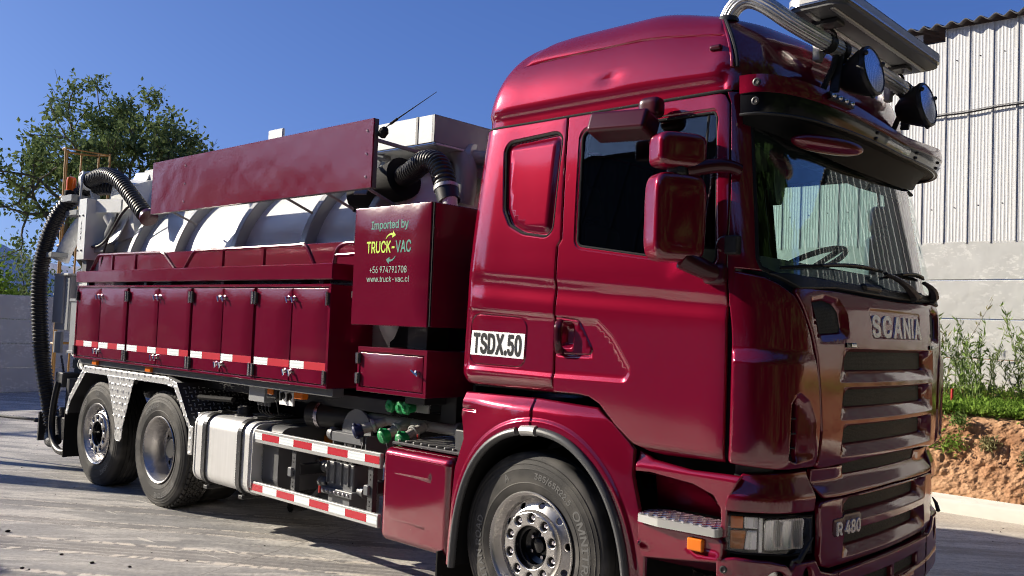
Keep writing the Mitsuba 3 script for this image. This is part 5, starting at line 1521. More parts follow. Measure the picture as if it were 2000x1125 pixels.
for k in range(3):
    add('post_mark', prism(Polygon([(-.014 + .004 * k, 0), (.014 - .004 * k, 0), (.006, .04), (-.006, .04)]), (-6.71, -1.1005, 2.575 + k * .05), (1, 0, 0), (0, 0, 1), .0015), 'ink_black', PO)
BS = add('beacon_bracket', bx(-7.26, -6.95, -1.13, -.92, 2.955, 3.03, .004), 'grey_paint', TRUCK)
BC = add('beacon', lathe([(.062, 0), (.062, .06), (.052, .065), (.052, .17), (.045, .205), (.02, .215), (0, .216)], (-7.16, -1.06, 3.035), (0, 0, 1), 24), 'amber_glow', TRUCK)
add('beacon_base', lathe([(0, 0), (.07, 0), (.07, .055), (.063, .065), (.05, .065)], (-7.16, -1.06, 3.025), (0, 0, 1), 24), 'black_soft', BC)
add('beacon_guard', tube(poly_path([(-7.19, -.96, 3.10), (-7.18, -.97, 3.29), (-6.98, -1.0, 3.31), (-6.95, -1.03, 3.18), (-6.90, -1.06, 2.80)], .10, 8), .014, 10), 'galv', BC)
# curved tray carrying the boom hose down the back
ARC = curve([(-6.75, -.95, 2.97), (-7.10, -1.02, 2.86), (-7.32, -1.10, 2.62), (-7.42, -1.16, 2.36)], 20)
t_, A_, B_ = frames(ARC)
add('hose_guide', tube(ARC + [.10, .10, -.06], .085, 14), 'white_paint', TRUCK)
for k in (8, 19):
    q = ARC[k]
    add('guide_clamp', bx(q[0] - .10, q[0] + .22, q[1] - .05, q[1] + .13, q[2] - .03, q[2] + .03, .005), 'grey_paint', TRUCK)
add('boom_hose', ribbed([(-6.30, -.45, 3.05), (-6.72, -.70, 3.14), (-7.05, -.93, 3.10), (-7.30, -1.09, 2.88), (-7.42, -1.18, 2.55), (-7.47, -1.22, 2.15), (-7.47, -1.20, 1.70), (-7.42, -1.17, 1.25), (-7.34, -1.12, .85), (-7.26, -1.06, .40)], .090, .042, depth=.14), 'hose_rubber', TRUCK, 40)
add('rear_hose', ribbed([(-6.98, -.93, 3.20), (-6.75, -.94, 3.235), (-6.45, -.95, 3.225), (-6.15, -.955, 3.13), (-5.85, -.96, 2.96), (-5.62, -.965, 2.82), (-5.46, -.97, 2.72)], .085, .046, depth=.16), 'hose_rubber', TRUCK, 40)
add('hose_elbow', lathe([(.10, -.04), (.115, -.03), (.115, .03), (.10, .04)], (-6.98, -.93, 3.20), (-1, 0, -.15), 20), 'white_paint', TRUCK, 30)
add('hose_cone', lathe([(.078, .05), (.088, .02), (.092, -.02), (.0, -.03)], (-5.44, -.955, 2.71), (-.62, .02, .45), 20), 'paint_trim', TRUCK)
add('hose_stand', bar((-6.98, -.90, 3.15), (-6.80, -.88, 2.85), .09, .03), 'white_paint', TRUCK)
add('rear_frame', hull([(-6.55, -.85, 3.15), (-6.15, -.85, 3.10), (-6.75, -.85, 2.75), (-5.95, -.85, 2.55), (-6.35, -.85, 2.50), (-6.55, -.35, 3.35), (-6.05, -.35, 3.30), (-6.75, -.35, 2.75), (-5.95, -.35, 2.7)]), 'white_paint', TRUCK)
add('rear_frame', prism(rp([(-6.75, 2.90), (-6.55, 3.22), (-6.20, 3.22), (-5.95, 2.80), (-6.10, 2.62)], .05), (0, -.30, 0), (1, 0, 0), (0, 0, 1), .03), 'white_paint', TRUCK)
for k, pts_ in enumerate((((-6.52, -.62, 3.30), (-6.18, -.62, 3.28), (-6.10, -.98, 2.50), (-6.38, -.98, 2.46)), ((-6.10, -.55, 3.28), (-5.88, -.55, 3.22), (-5.70, -.72, 2.85), (-6.02, -.80, 2.72)), ((-6.60, -1.0, 2.96), (-6.10, -.95, 2.93), (-6.10, -.95, 2.80), (-6.60, -1.0, 2.82)))):
    add('frame_plate', hull([np.array(p_) + o_ for p_ in pts_ for o_ in ((0, 0, 0), (0, .02, .01))]), 'white_paint', TRUCK)
add('frame_tube', tube([(-6.36, -.93, 2.78), (-6.28, -.90, 2.62)], [.09, .06], 14), 'white_paint', TRUCK)
add('clamp_block', rbox(-7.10, -6.96, -1.02, -.86, 3.10, 3.26, .02), 'manifold_grey', TRUCK)
add('hinge_arm', tube([(-6.6, -.92, 2.40), (-6.2, -.95, 2.72)], .05, 12), 'grey_paint', TRUCK)
add('hinge_arm', bx(-6.60, -6.35, -1.0, -.88, 2.38, 2.48, .01), 'grey_paint', TRUCK)
add('winch_block', rbox(-5.62, -5.46, -.65, -.50, 3.04, 3.28, .01), 'white_paint', TRUCK)
add('winch_block', rbox(-5.58, -5.52, -.68, -.50, 3.24, 3.34, .01), 'galv', TRUCK)
add('hydraulic_cable', tube(curve([(-6.78, -1.0, 2.49), (-6.50, -1.02, 2.44), (-6.22, -1.02, 2.52), (-6.02, -1.0, 2.72), (-5.85, -.97, 2.85)], 30), .014, 8), 'hose_rubber', TRUCK)
add('hydraulic_cable', tube(curve([(-6.05, -1.0, 2.78), (-6.20, -1.01, 2.55), (-6.30, -1.02, 2.35), (-6.36, -1.0, 2.18)], 30), .012, 8), 'hose_rubber', TRUCK)
# grey cabinets at the back
GC = add('rear_cabinet', bx(-7.35, -6.98, -1.08, -.60, 1.52, 2.13, .008), 'cabinet_grey', TRUCK)
add('cabinet_rim', bx(-7.37, -7.10, -1.10, -1.078, 1.60, 2.15, .004), 'cabinet_grey', GC)
add('cabinet_lid', bx(-7.38, -6.96, -1.11, -.58, 2.13, 2.155, .004), 'galv', GC)
add('rear_cabinet', bx(-6.92, -6.62, -1.02, -.55, 1.30, 2.08, .006), 'white_paint', TRUCK)
G2 = add('rear_cabinet', bx(-6.60, -6.42, -1.20, -.90, 1.30, 1.86, .006), 'cabinet_grey', TRUCK)
add('cabinet_rim', bx(-6.61, -6.41, -1.215, -1.19, 1.29, 1.32, .004), 'cabinet_grey', G2)
add('cabinet_rim', bx(-6.61, -6.41, -1.215, -1.19, 1.84, 1.87, .004), 'cabinet_grey', G2)
add('rear_plate', bx(-7.42, -7.22, -1.05, -1.02, 1.26, 1.50, .003), 'cabinet_grey', TRUCK)
for k in range(3):
    x = -6.86 + .03 * k
    add('rear_cable', tube(curve([(x - .10, -1.0, 1.55), (x - .09, -1.04, 1.42), (x - .02, -1.06, 1.30), (x + .14, -1.05, 1.24)], 20), .013, 8), 'hose_rubber', TRUCK)
    add('rear_cable', tube(curve([(-6.48 + .04 * k, -1.10, 1.26), (-6.46 + .05 * k, -1.14, 1.17), (-6.36 + .05 * k, -1.14, 1.13), (-6.25, -1.0, 1.17)], 16), .011, 8), 'hose_rubber' if k != 1 else 'galv', TRUCK)
RF = add('rear_frame_box', bx(-7.05, -6.45, -.95, .95, .85, 1.24), 'frame_grey', TRUCK)
add('rear_valve', rbox(-7.12, -6.92, -1.12, -.95, .90, 1.06, .015), 'frame_grey', RF)
add('valve_lever', tube([(-7.04, -1.06, 1.04), (-7.12, -1.07, 1.24)], .012, 8), 'black_metal', RF)
add('rear_drum', tube([(-6.86, -.98, 1.0), (-6.86, -.98, .52)], .11, 16), 'frame_grey', TRUCK)
HB = add('hitch_box', bx(-7.36, -6.62, -1.12, -.62, .34, .58, .008), 'black_metal', TRUCK)
add('hitch_plate', bx(-7.38, -7.34, -1.18, -.66, .28, .60, .004), 'black_metal', HB)
add('drain_hose', tube(curve([(-7.0, -1.13, .95), (-7.02, -1.16, .65), (-6.98, -1.17, .38), (-6.82, -1.18, .26), (-6.60, -1.16, .24)], 30), .035, 14), 'hose_rubber', TRUCK)
add('hose_elbow', tube(curve([(-7.26, -1.07, .42), (-7.22, -1.10, .32), (-7.08, -1.13, .29), (-6.95, -1.13, .33)], 14), .06, 14), 'hose_rubber', TRUCK)
TB = add('tow_rod', tube([(-9.4, -1.9, .50), (-7.42, -1.15, .50)], .018, 10), 'frame_grey', TRUCK)
add('rod_eye', lathe([(.03, -.02), (.055, -.02), (.055, .02), (.03, .02)], (-7.42, -1.15, .50), (0, 0, 1), 16), 'black_metal', TB)
add('tail_bar', bx(-7.0, -6.9, -1.1, 1.1, .55, .68, .006), 'black_metal', TRUCK)

# ------------------------------------------------------------------ the yard


def yard(p, n, uv):
    yr = p.y * .829 - p.x * .559
    xr = p.x * .829 + p.y * .559
    # long dusty sweeps and tyre marks along the yard
    warp = .35 * fbm(p.x * .35, p.y * .7 + 9, 3, 2)
    sweep = fbm(xr * .9, (yr + warp) * 6.0, 4, 4)
    fine = fbm(xr * 6, (yr + warp * .5) * 34, 2, 3)
    diag = fbm((xr + yr * .5) * 2.0, (yr - xr * .22 + .3 * warp) * 11, 11, 4)
    c = mix((.28, .27, .255), (.42, .40, .37), smoothstep(.36, .62, sweep))
    c = mix(c, (.18, .178, .178), smoothstep(.45, .64, fbm(xr * .5 + 5, (yr + warp) * 2.6, 8, 3)) * .62)
    c = mix(c, (.55, .52, .47), smoothstep(.54, .70, diag) * .40)
    c = mix(c, (.17, .165, .16), smoothstep(.56, .76, fine) * .38)
    for y0, w, k in ((.10, .19, 1.), (.80, .10, .8), (1.38, .13, .6), (-.72, .20, .9), (-1.5, .16, .6)):
        o = (yr + .04 * dr.sin(xr * .7) - y0) / w
        band = smoothstep(1.12, .88, dr.abs(o))
        lug = smoothstep(.30, .55, noise(xr * 22, o * 4 + dr.sign(o) * xr * 5, 1)) * smoothstep(.55, .80, dr.abs(o))
        rib = smoothstep(.3, .9, dr.sin(o * 15)) * .45
        c = mix(c, (.135, .125, .12), band * k * .72 * (1 - rib) * (.6 + .6 * fbm(xr * 2, o * 3, 5, 3)))
        c = mix(c, (.58, .53, .46), lug * band * k * .80)
    jx, jy = dr.abs(p.x + .32 * p.y + 2.9 - 4.5 * dr.floor((p.x + .32 * p.y + 2.9) / 4.5 + .5)), dr.abs(p.y - 4.05)
    c = mix(c, (.13, .12, .11), smoothstep(.010, .004, dr.minimum(jx, jy)) * .6)
    scr = smoothstep(.955, .985, noise(xr * 1.3, (yr + xr * .55) * 26, 3)) * .6
    c = mix(c, (.66, .62, .55), scr)
    c = mix(c, (.40, .345, .27), smoothstep(4.0, 4.7, p.y) * .7 * smoothstep(-14, -10, p.x))
    return c * (.86 + .24 * noise(p.x * 55, p.y * 55, 0))


def yard_h(p, n, uv):
    return fbm((p.x * .829 + p.y * .559) * 5, (p.y * .829 - p.x * .559) * 24, 0, 3) + .5 * noise(p.x * 40, p.y * 40, 0)


mat('yard_concrete', two({'type': 'bumpmap', 'tex': proc(yard_h, 4e-3), 'scale': .006, 'bsdf': prin(proc(yard), .58, 0, .45)}))
mat('precast', two({'type': 'bumpmap', 'tex': proc(lambda p, n, uv: fbm(p.x * 8 + p.y * 8, p.z * 8, 1, 4), 5e-3), 'scale': .008, 'bsdf': prin(proc(lambda p, n, uv: mix(mix((.41, .415, .405), (.51, .515, .505), fbm(p.x * 3 + p.y * 3, p.z * 3, 2, 4)), (.60, .60, .585), smoothstep(.54, .70, fbm(p.x * 26 + p.y * 26, p.z * 40, 5, 4)) * smoothstep(.4, .6, fbm(p.x * 2 + p.y * 2, p.z * 5, 9, 2)) * .8)), .85, 0, .2)}))
mat('kerb_concrete', two(prin(proc(lambda p, n, uv: mix((.50, .475, .42), (.64, .61, .55), fbm(p.x * 4, p.y * 9, p.z * 9, 4))), .85)))


def earth(p, n, uv):
    a = fbm(p.x * 3, p.y * 3, p.z * 5, 4)
    c = mix((.255, .125, .065), (.43, .25, .145), smoothstep(.25, .72, a))
    c = mix(c, (.56, .36, .22), smoothstep(.55, .8, fbm(p.x * 9, p.y * 9, p.z * 12, 3)) * .5)
    return mix(c, (.20, .10, .055), smoothstep(.6, .78, fbm(p.x * 16 + 3, p.y * 16, p.z * 10, 2)) * .4)


mat('earth', two({'type': 'bumpmap', 'tex': proc(lambda p, n, uv: fbm(p.x * 22, p.y * 22, p.z * 26, 4), 4e-3), 'scale': .05, 'bsdf': prin(proc(earth), .95, 0, .1)}))
def siding(p, n, uv):
    c = mix(mix((.80, .805, .81), (.87, .875, .88), fbm(p.x * 1.7, p.y, p.z * .8, 3)), (.52, .48, .42), smoothstep(.62, .85, fbm(p.x * 14, p.y, p.z * 1.4, 3)) * .3)
    u = p.x + 4.75
    u = u - .284 * dr.floor(u / .284)
    dark = mix((.045, .05, .06), (.78, .78, .78), smoothstep(.030, .024, u))
    return mix(c, dark, smoothstep(2.30, 2.301, p.x))


mat('siding', two(coat(proc(siding), .25)))
mat('roof_sheet', two(prin((.10, .10, .105), .8)))


def leafc(a, b):
    def fn(p, n, uv):
        r = cell_rand(dr.floor(p.x * 9), dr.floor(p.y * 9), dr.floor(p.z * 9))
        return mix(a, b, r)
    return fn


def leaf_mat(name, a, b, tr=.45):
    mat(name, {'type': 'principledthin', 'base_color': proc(leafc(a, b)), 'roughness': .5, 'diff_trans': tr, 'spec_trans': 0.0, 'eta': 1.4})


leaf_mat('leaf_dark', (.06, .10, .035), (.22, .28, .12))
leaf_mat('leaf_mid', (.09, .15, .04), (.22, .31, .09), .5)
leaf_mat('leaf_bright', (.11, .20, .03), (.24, .36, .07), .6)
leaf_mat('leaf_dry', (.15, .14, .07), (.28, .26, .13), .5)
leaf_mat('leaf_grey', (.12, .16, .07), (.24, .29, .13), .5)
mat('asphalt', two(prin((.045, .045, .048), .85, 0, .2)))
leaf_mat('blocker_leaf', (.018, .035, .012), (.05, .08, .025), .3)  # near-black leaves for the added light-blocking trees
mat('bark', two(prin((.10, .085, .065), .9)))
mat('haze_pale_rock', two(prin((.50, .50, .50), .95)))  # far ridge grey, lightened in place of distance haze

YG = 2500
add('concrete_yard', tm([(-YG, -YG, 0), (YG, -YG, 0), (YG, YG, 0), (-YG, YG, 0)], [(0, 1, 2), (0, 2, 3)]), 'yard_concrete', None, False)
lab('concrete_yard', 'pale dusty concrete yard marked by tyre tracks under the truck', kind='structure')
# kerb blocks along the bank
lab('kerb', 'low pale concrete kerb at the foot of the earth bank', kind='structure')
for k in range(28):
    x0 = -10 + k * 1.25
    p_ = Polygon([(5.02, -.02), (5.045, .10), (5.075, .135), (5.26, .15), (5.48, .15), (5.48, -.02)])
    add('block', prism(p_, (x0 + .008, 0, 0), (0, 1, 0), (0, 0, 1), 1.234), 'kerb_concrete', 'kerb', 40)
# earth bank cut behind it
xs = np.concatenate([np.arange(-11, -1.6, .08), np.arange(-1.6, 2.2, .022), np.arange(2.2, 26, .08)])
tt = np.concatenate([np.linspace(0, .62, 52)[:-1], np.linspace(.62, 1, 12)])
X, Tt = np.meshgrid(xs, tt, indexing='ij')
face = np.clip(Tt / .62, 0, 1)
up = np.clip((Tt - .62) / .38, 0, 1)
topz = 1.03 + .07 * (meshkit.noise(np.stack([X * .7, X * 0, X * 0], -1), 3) - .5) * 2
Yb = 5.31 + .22 * face ** 1.2 + 2.1 * up
Zb = .12 + (topz - .12) * face ** .92 + .22 * up
q = np.stack([X * 2.2, Zb * 3.2, X * 0], -1)
chan = meshkit.fbm(np.stack([X * 3.2, Zb * .9, X * 0 + 4], -1), 4, 5)
nz = meshkit.fbm(q * 2.2, 5, 2) - .5
crack = np.abs(meshkit.fbm(np.stack([X * 4.5, Zb * 2.2, X * 0 + 8], -1), 3, 21) - .5)
Yb += (-.07 * (chan - .5) * np.sin(face * math.pi) - .03 * nz * np.minimum(face * 6, 1) + .022 * sstep(.04, .0, crack) * np.sin(face * math.pi) - .045 * (meshkit.fbm(np.stack([X * 20, Zb * 24, X * 0], -1), 3, 33) - .5) * np.minimum(face * 6, 1)) * (up < .02)
Zb += .06 * (meshkit.fbm(np.stack([X * 4, Yb * 4, X * 0], -1), 3, 9) - .5) * (face > .1)
add('earth_bank', quads(np.stack([X, Yb, Zb], -1)), 'earth', None, 60)
lab('earth_bank', 'reddish brown cut earth bank between the kerb and the concrete wall', kind='structure')
add('hill', bx(-30, 60, 7.3, 60, -1, 1.2, .01), 'earth')
lab('hill', 'raised earth behind the bank', kind='structure')

# concrete wall on the bank, and the white shed behind it
WLK = lab('precast_wall', 'pale grey concrete panel wall on the bank below the white shed', 'wall')
add('footing', bx(-5.7, 26, 7.36, 7.46, .8, 1.08), 'precast', WLK)
for r_ in range(4):
    for k in range(14):
        x0 = -5.7 + k * 2.2
        e = float(rng.uniform(-.006, .006))
        add('panel', bx(x0 + .006, x0 + 2.194, 7.40 + e, 7.45, 1.075 + r_ * .506 + .006, 1.075 + (r_ + 1) * .506, .008), 'precast', WLK)
SH = lab('white_shed', 'tall shed clad in white ribbed metal sheets with dark wavy roof edge', 'building')
PIT = .284
xq = [0, .004, .012, .020, .024]
prf = [(0, 0), (.004, -.016), (.018, -.016), (.022, -.001)]
for j in range(6):
    a = .030 + j * .0405
    prf += [(a, -.001), (a + .005, -.0035), (a + .017, -.0035), (a + .022, -.001)]
prf += [(PIT, -.001)]
prf = np.array(prf)
z0, z1 = 3.075, 5.93
strip = quads([[(x, 7.405 + y, z) for x, y in prf] for z in (z0, z0 + (z1 - z0) * .37, z1)][::-1])
base = mikit.ply(strip, 'siding', False)
short = quads([[(x, 7.405 + y, z) for x, y in prf] for z in (z0, z1 - .16)][::-1])
for k in range(106):
    x0 = -4.75 + k * PIT
    dz = 0
    if k == 14:
        add('wall_sheet', short, 'siding', SH, False, to_world=T().translate([x0, 0, 0]))
    else:
        scene[f'{SH}__wall_sheet' + (f'_{k:03d}' if k else '')] = {**base, 'to_world': T().translate([x0, float(rng.uniform(-.003, .003)), float(rng.uniform(-.012, .012))])}
ms = []
for k in range(0, 106):
    for z in (3.55, 5.5):
        ms.append(trimesh.creation.icosphere(0, .009).apply_translation((-4.75 + k * PIT + .145, 7.40, z + .02 * math.sin(k * 7.1))))
lab(add('sheet_screw', cat(ms), 'black_metal', SH, False), kind='stuff')
add('shed_frame', bx(-4.74, 25.3, 7.45, 7.55, 3.0, 5.80), 'dark_grey', SH)
add('end_wall', bx(-4.75, -4.68, 7.45, 20, 1.1, 5.85), 'siding', SH)
nx = 10
for k in range(29):
    xx = np.linspace(0, 1.06, 49)
    zz = .028 * np.cos(xx * 2 * math.pi / .177)
    v1 = [(-4.9 + k * 1.04 + x, 7.27, 5.97 + z) for x, z in zip(xx, zz)]
    v2 = [(-4.9 + k * 1.04 + x, 20.0, 8.2 + z) for x, z in zip(xx, zz)]
    v3 = [(-4.9 + k * 1.04 + x, 7.27, 5.958 + z) for x, z in zip(xx, zz)]
    v4 = [(-4.9 + k * 1.04 + x, 20.0, 8.188 + z) for x, z in zip(xx, zz)]
    add('roof_sheet', quads(np.array([v2, v1, v3, v4])), 'roof_sheet', SH, False)
cb = curve([(-4.7, 7.37, 4.70), (-2, 7.36, 4.755), (0, 7.36, 4.785), (2, 7.36, 4.84), (6, 7.36, 4.90), (25, 7.36, 5.0)], 80)
cb[:, 2] += .012 * np.sin(cb[:, 0] * 5)
add('wall_cable', tube(cb, .012, 6), 'black_metal', SH)
add('wall_cable', tube(cb + [0, -.01, .022], .007, 6), 'galv', SH)


# ------------------------------------------------------------------ plants
def leaves(P, size, rg, aspect=2.0, droop=.3, D=None):
    """Small bent leaf blades at the points P."""
    n = len(P)
    d = rg.normal(size=(n, 3)) if D is None else D + rg.normal(size=(n, 3)) * .45
    d[:, 2] -= droop
    d /= np.linalg.norm(d, axis=1, keepdims=True)
    s = np.cross(d, rg.normal(size=(n, 3)))
    s /= np.linalg.norm(s, axis=1, keepdims=True)
    L = size * rg.uniform(.6, 1.3, (n, 1))
    w = L / aspect / 2
    nn = np.cross(d, s)
    v = np.stack([P, P + d * L * .45 + s * w + nn * w * .3, P + d * L, P + d * L * .45 - s * w + nn * w * .3], 1).reshape(-1, 3)
    i = np.arange(n)[:, None] * 4
    return tm(v, np.vstack([i + [0, 1, 2], i + [0, 2, 3]]))


def grow(rg, p, d, L, r, depth, out, tips, up=.12, spread=.75):
    n = 5
    pts = [p]
    dd = d.copy()
    for k in range(n):
        dd = dd + rg.normal(size=3) * .16 + [0, 0, up * .3]
        dd /= np.linalg.norm(dd)
        p = p + dd * L / n
        pts.append(p)
        if depth <= 2 and k > 1:
            tips.append((p, dd))
    out.append(tube(pts, np.linspace(r, r * .55, n + 1), 6 if depth > 1 else 4, cap=False))
    if depth == 0:
        tips.append((p, dd))
        return
    for k in range(3 if depth > 1 else 2 + int(rg.integers(0, 2))):
        nd = dd + rg.normal(size=3) * spread
        nd[2] += up
        nd /= np.linalg.norm(nd)
        grow(rg, p, nd, L * rg.uniform(.62, .88), r * .56, depth - 1, out, tips, up, spread)


def make_tree(seed, limbs, L, r, trunk, depth=3, leaf=.16, per=26, clump=.34, spread=.75, drop=.10):
    rg = np.random.default_rng(seed)
    out, tips = [], []
    trunk = np.asarray(trunk, float)
    out.append(tube(trunk, np.linspace(r * 1.5, r, len(trunk)), 8))
    for d in limbs:
        d = np.asarray(d, float)
        grow(rg, trunk[-1], d / np.linalg.norm(d), L * rg.uniform(.85, 1.15), r * .75, depth, out, tips, .12, spread)
    P, D = [], []
    for p, d in tips:
        if rg.uniform() < drop:
            continue
        m = int(per * rg.uniform(.4, 1.5))
        c = p + rg.normal(size=3) * .08
        P.append(c + rg.normal(size=(m, 3)) * clump * rg.uniform(.5, 1.0) * [1, 1, .75])
    P = np.vstack(P)
    return cat(out), leaves(P, leaf, rg, 2.0, .35)


tk, cr = make_tree(12, [(.1, -1.0, .75), (.0, -.62, 1.0), (.2, -.15, 1.1), (0, .35, 1.0), (-.2, .9, .75), (.1, 1.2, .45), (-.1, 1.3, .62), (-.5, .2, .9), (.5, .3, .8)], 1.78, .15, [(-22, 5.4, 0), (-22.0, 5.35, 1.4), (-22.0, 5.4, 2.6)], 3, .15, 34, .20, .8, .22)
TRE = lab('broad_tree', 'large open green tree behind the rear wall and the tank', 'tree')
add('trunk', tk, 'bark', TRE, 60)
k_ = add('crown', cr, 'leaf_dark', TRE, False)
ms = []
rg = np.random.default_rng(3)
for a, (y0, z0_) in enumerate(((4.6, 6.9), (5.2, 7.0), (8.0, 6.2), (8.3, 6.0), (8.6, 5.9), (9.4, 5.6))):
    p = np.array([-22 + rg.uniform(-.5, .5), y0, z0_])
    for b in range(3):
        d = np.array([0, .25 + rg.normal() * .3, 1.0])
        k1 = rg.normal(size=3) * .06
        ms.append(tube([p, p + d * .4 + k1, p + d * .75 + k1, p + d * rg.uniform(.9, 1.2) + k1 * 2], [.013, .010, .007, .004], 4))
lab(add('bare_twigs', cat(ms), 'bark', TRE, False), kind='stuff')


def shrub(name, seed, c, size, n, m, label, group=None, leaf=.12, catg='bush'):
    rg = np.random.default_rng(seed)
    ncl = max(int(n / 22), 6)
    d = rg.normal(size=(ncl, 3))
    d /= np.linalg.norm(d, axis=1, keepdims=True)
    d[:, 2] = np.abs(d[:, 2])
    cl = np.asarray(c) + d * np.asarray(size) * rg.uniform(.45, 1.0, (ncl, 1))
    P = np.repeat(cl, 22, 0) + rg.normal(size=(ncl * 22, 3)) * np.asarray(size) * .13
    K = lab(name, label, catg, group)
    st = [tube(curve([np.asarray(c) + [rg.normal() * .1, rg.normal() * .1, 0], (np.asarray(c) + q) / 2 + rg.normal(size=3) * .1, q], 6), [.03, .025, .02, .016, .012, .008], 4) for q in cl[:40]]
    add('stems', cat(st), 'bark', K, False)
    add('crown', leaves(P, leaf, rg, 2.2, .3), m, K, False)
    return K


shrub('pale_bush', 21, (-19.2, 1.75, 1.0), (.9, .62, 2.45), 2600, 'leaf_bright', 'bright green bush with hanging sprays behind the rear wall', leaf=.15)
shrub('dark_bush', 22, (-20.6, .6, .6), (1.2, 1.3, 2.15), 3600, 'leaf_mid', 'low dark green bush over the rear wall at its far left end', leaf=.13)
shrub('dark_bush_001', 23, (-20.2, 3.0, .6), (1.2, 1.1, 2.6), 3600, 'leaf_dark', 'dark bush behind the rear wall under the broad tree', leaf=.13)
shrub('dark_bush_002', 24, (-20.8, 5.0, .6), (1.3, 1.3, 2.6), 3000, 'leaf_dark', 'dark bush behind the locker row of the truck', leaf=.13)
# rear wall
RWL = lab('rear_wall', 'grey concrete panel wall in shade across the yard behind the hose', 'wall')
for r_ in range(4):
    for k in range(13):
        y0 = -15 + k * 2.0
        add('panel', bx(-16.95, -16.88 + float(rng.uniform(-.004, .004)), y0 + .008, y0 + 1.992, r_ * .505 + .006, (r_ + 1) * .505, .008), 'precast', RWL)
for k in range(14):
    add('post', bx(-16.97, -16.86, -15 + k * 2.0 - .06, -15 + k * 2.0 + .06, 0, 2.06, .01), 'precast', RWL)
# caged ladder
CL = lab('ladder_cage', 'yellow steel ladder cage rising behind the boom hose', 'ladder')
pc = [(-12.0, .66), (-12.3, .80), (-12.35, 1.05), (-12.2, 1.28), (-12.0, 1.38)]
for x, y in pc:
    add('cage_bar', bx(x - .013, x + .013, y - .013, y + .013, 0, 4.42, .003), 'yellow_paint', CL)
for z in (1.2, 2.0, 2.8, 3.6, 4.40):
    hp = curve([(x, y, z) for x, y in pc], 24)
    add('cage_hoop', tube(hp, .017, 6), 'yellow_paint', CL)
    add('rung', tube([(-12.0, .66, z), (-12.0, 1.38, z)], .013, 6), 'yellow_paint', CL)
# overhead wires
UP = lab('utility_pole', 'wooden utility pole beyond the rear wall holding two wires', 'pole')
add('mast', tube([(-24, -8, 0), (-24, -8, 8.2)], [.14, .10], 12), 'bark', UP)
add('crossarm', bx(-24.05, -23.95, -8.6, -7.4, 7.6, 7.72), 'bark', UP)
for (z0_, z1_, nm) in ((7.62, 5.4, 'upper of the two dark wires by the tree'), (7.3, 4.9, 'lower of the two dark wires by the tree')):
    pt_ = [(-24, -8, z0_ - .1), (-24, -3, 5.75 if nm[0] == 'u' else 5.45), (-24, 1.5, 5.52 if nm[0] == 'u' else 5.27), (-24, 6, 5.60 if nm[0] == 'u' else 5.22), (-24, 14, 6.4 if nm[0] == 'u' else 5.9)]
    w_k = add('wire', tube(curve(pt_, 60), .022, 5), 'black_soft')
    lab(w_k, nm, 'wire')
# far ridge
yy = np.linspace(-400, 1500, 160)
zz = 95 + 70 * np.exp(-((yy - 610) / 110) ** 2) + 40 * np.exp(-((yy - 300) / 160) ** 2) + 26 * (meshkit.fbm(np.stack([yy * .012, yy * 0, yy * 0], -1), 4, 3) - .5)
add('mountain', quads([[(-1900, y, -2) for y in yy], [(-2050, y, z * .6) for y, z in zip(yy, zz)], [(-2200, y, z * 1.09) for y, z in zip(yy, zz)]][::-1]), 'haze_pale_rock', None, True)
lab('mountain', 'far mountain ridge at the horizon, paled for haze', kind='structure')

# weeds in front of the concrete wall
rg = np.random.default_rng(31)
wl = ['tall dry brown green weed nearest the grille', 'tall green weed second along the wall from the grille', 'tall green weed third along the wall from the grille', 'tall pale weed fourth along the wall from the grille', 'tall green weed at the photo right edge below the wall']
for k, x in enumerate((-.55, -.12, .28, .68, 1.08, 1.5, 2.1, 2.8, 3.6, 4.5, 5.5, 6.6)):
    W = lab('tall_weed' + (f'_{k:03d}' if k else ''), wl[k] if k < 5 else 'tall green weed on the bank outside the picture', 'weed', None if k < 5 else 'weeds farther along the bank')
    st, P, D = [], [], []
    y = 6.35 + rg.uniform(-.25, .3)
    for j in range(14):
        b = np.array([x + rg.normal() * .15, y + rg.normal() * .15, 1.10])
        h_ = rg.uniform(.45, 1.0) * (1.22 if k in (0, 4) else 1.0)
        ln = rg.normal(size=3) * .22
        ln[2] = 1
        c_ = curve([b, b + ln * h_ * .5, b + ln * h_ + rg.normal(size=3) * .05], 14)
        st.append(tube(c_, np.linspace(.006, .002, 14), 4, cap=False))
        for t in c_[2:]:
            for _ in range(3):
                P.append(t + rg.normal(size=3) * .012)
                D.append(np.array([rg.normal() * .6, rg.normal() * .6, .75]))
    add('stems', cat(st), 'bark' if k == 0 else 'leaf_grey', W, False)
    add('blades', leaves(np.array(P), .095, rg, 5.0, -.25, np.array(D)), 'leaf_dry' if k == 0 else 'leaf_grey' if k % 2 else 'leaf_mid', W, False)
    lab(W + '__blades', kind='stuff')
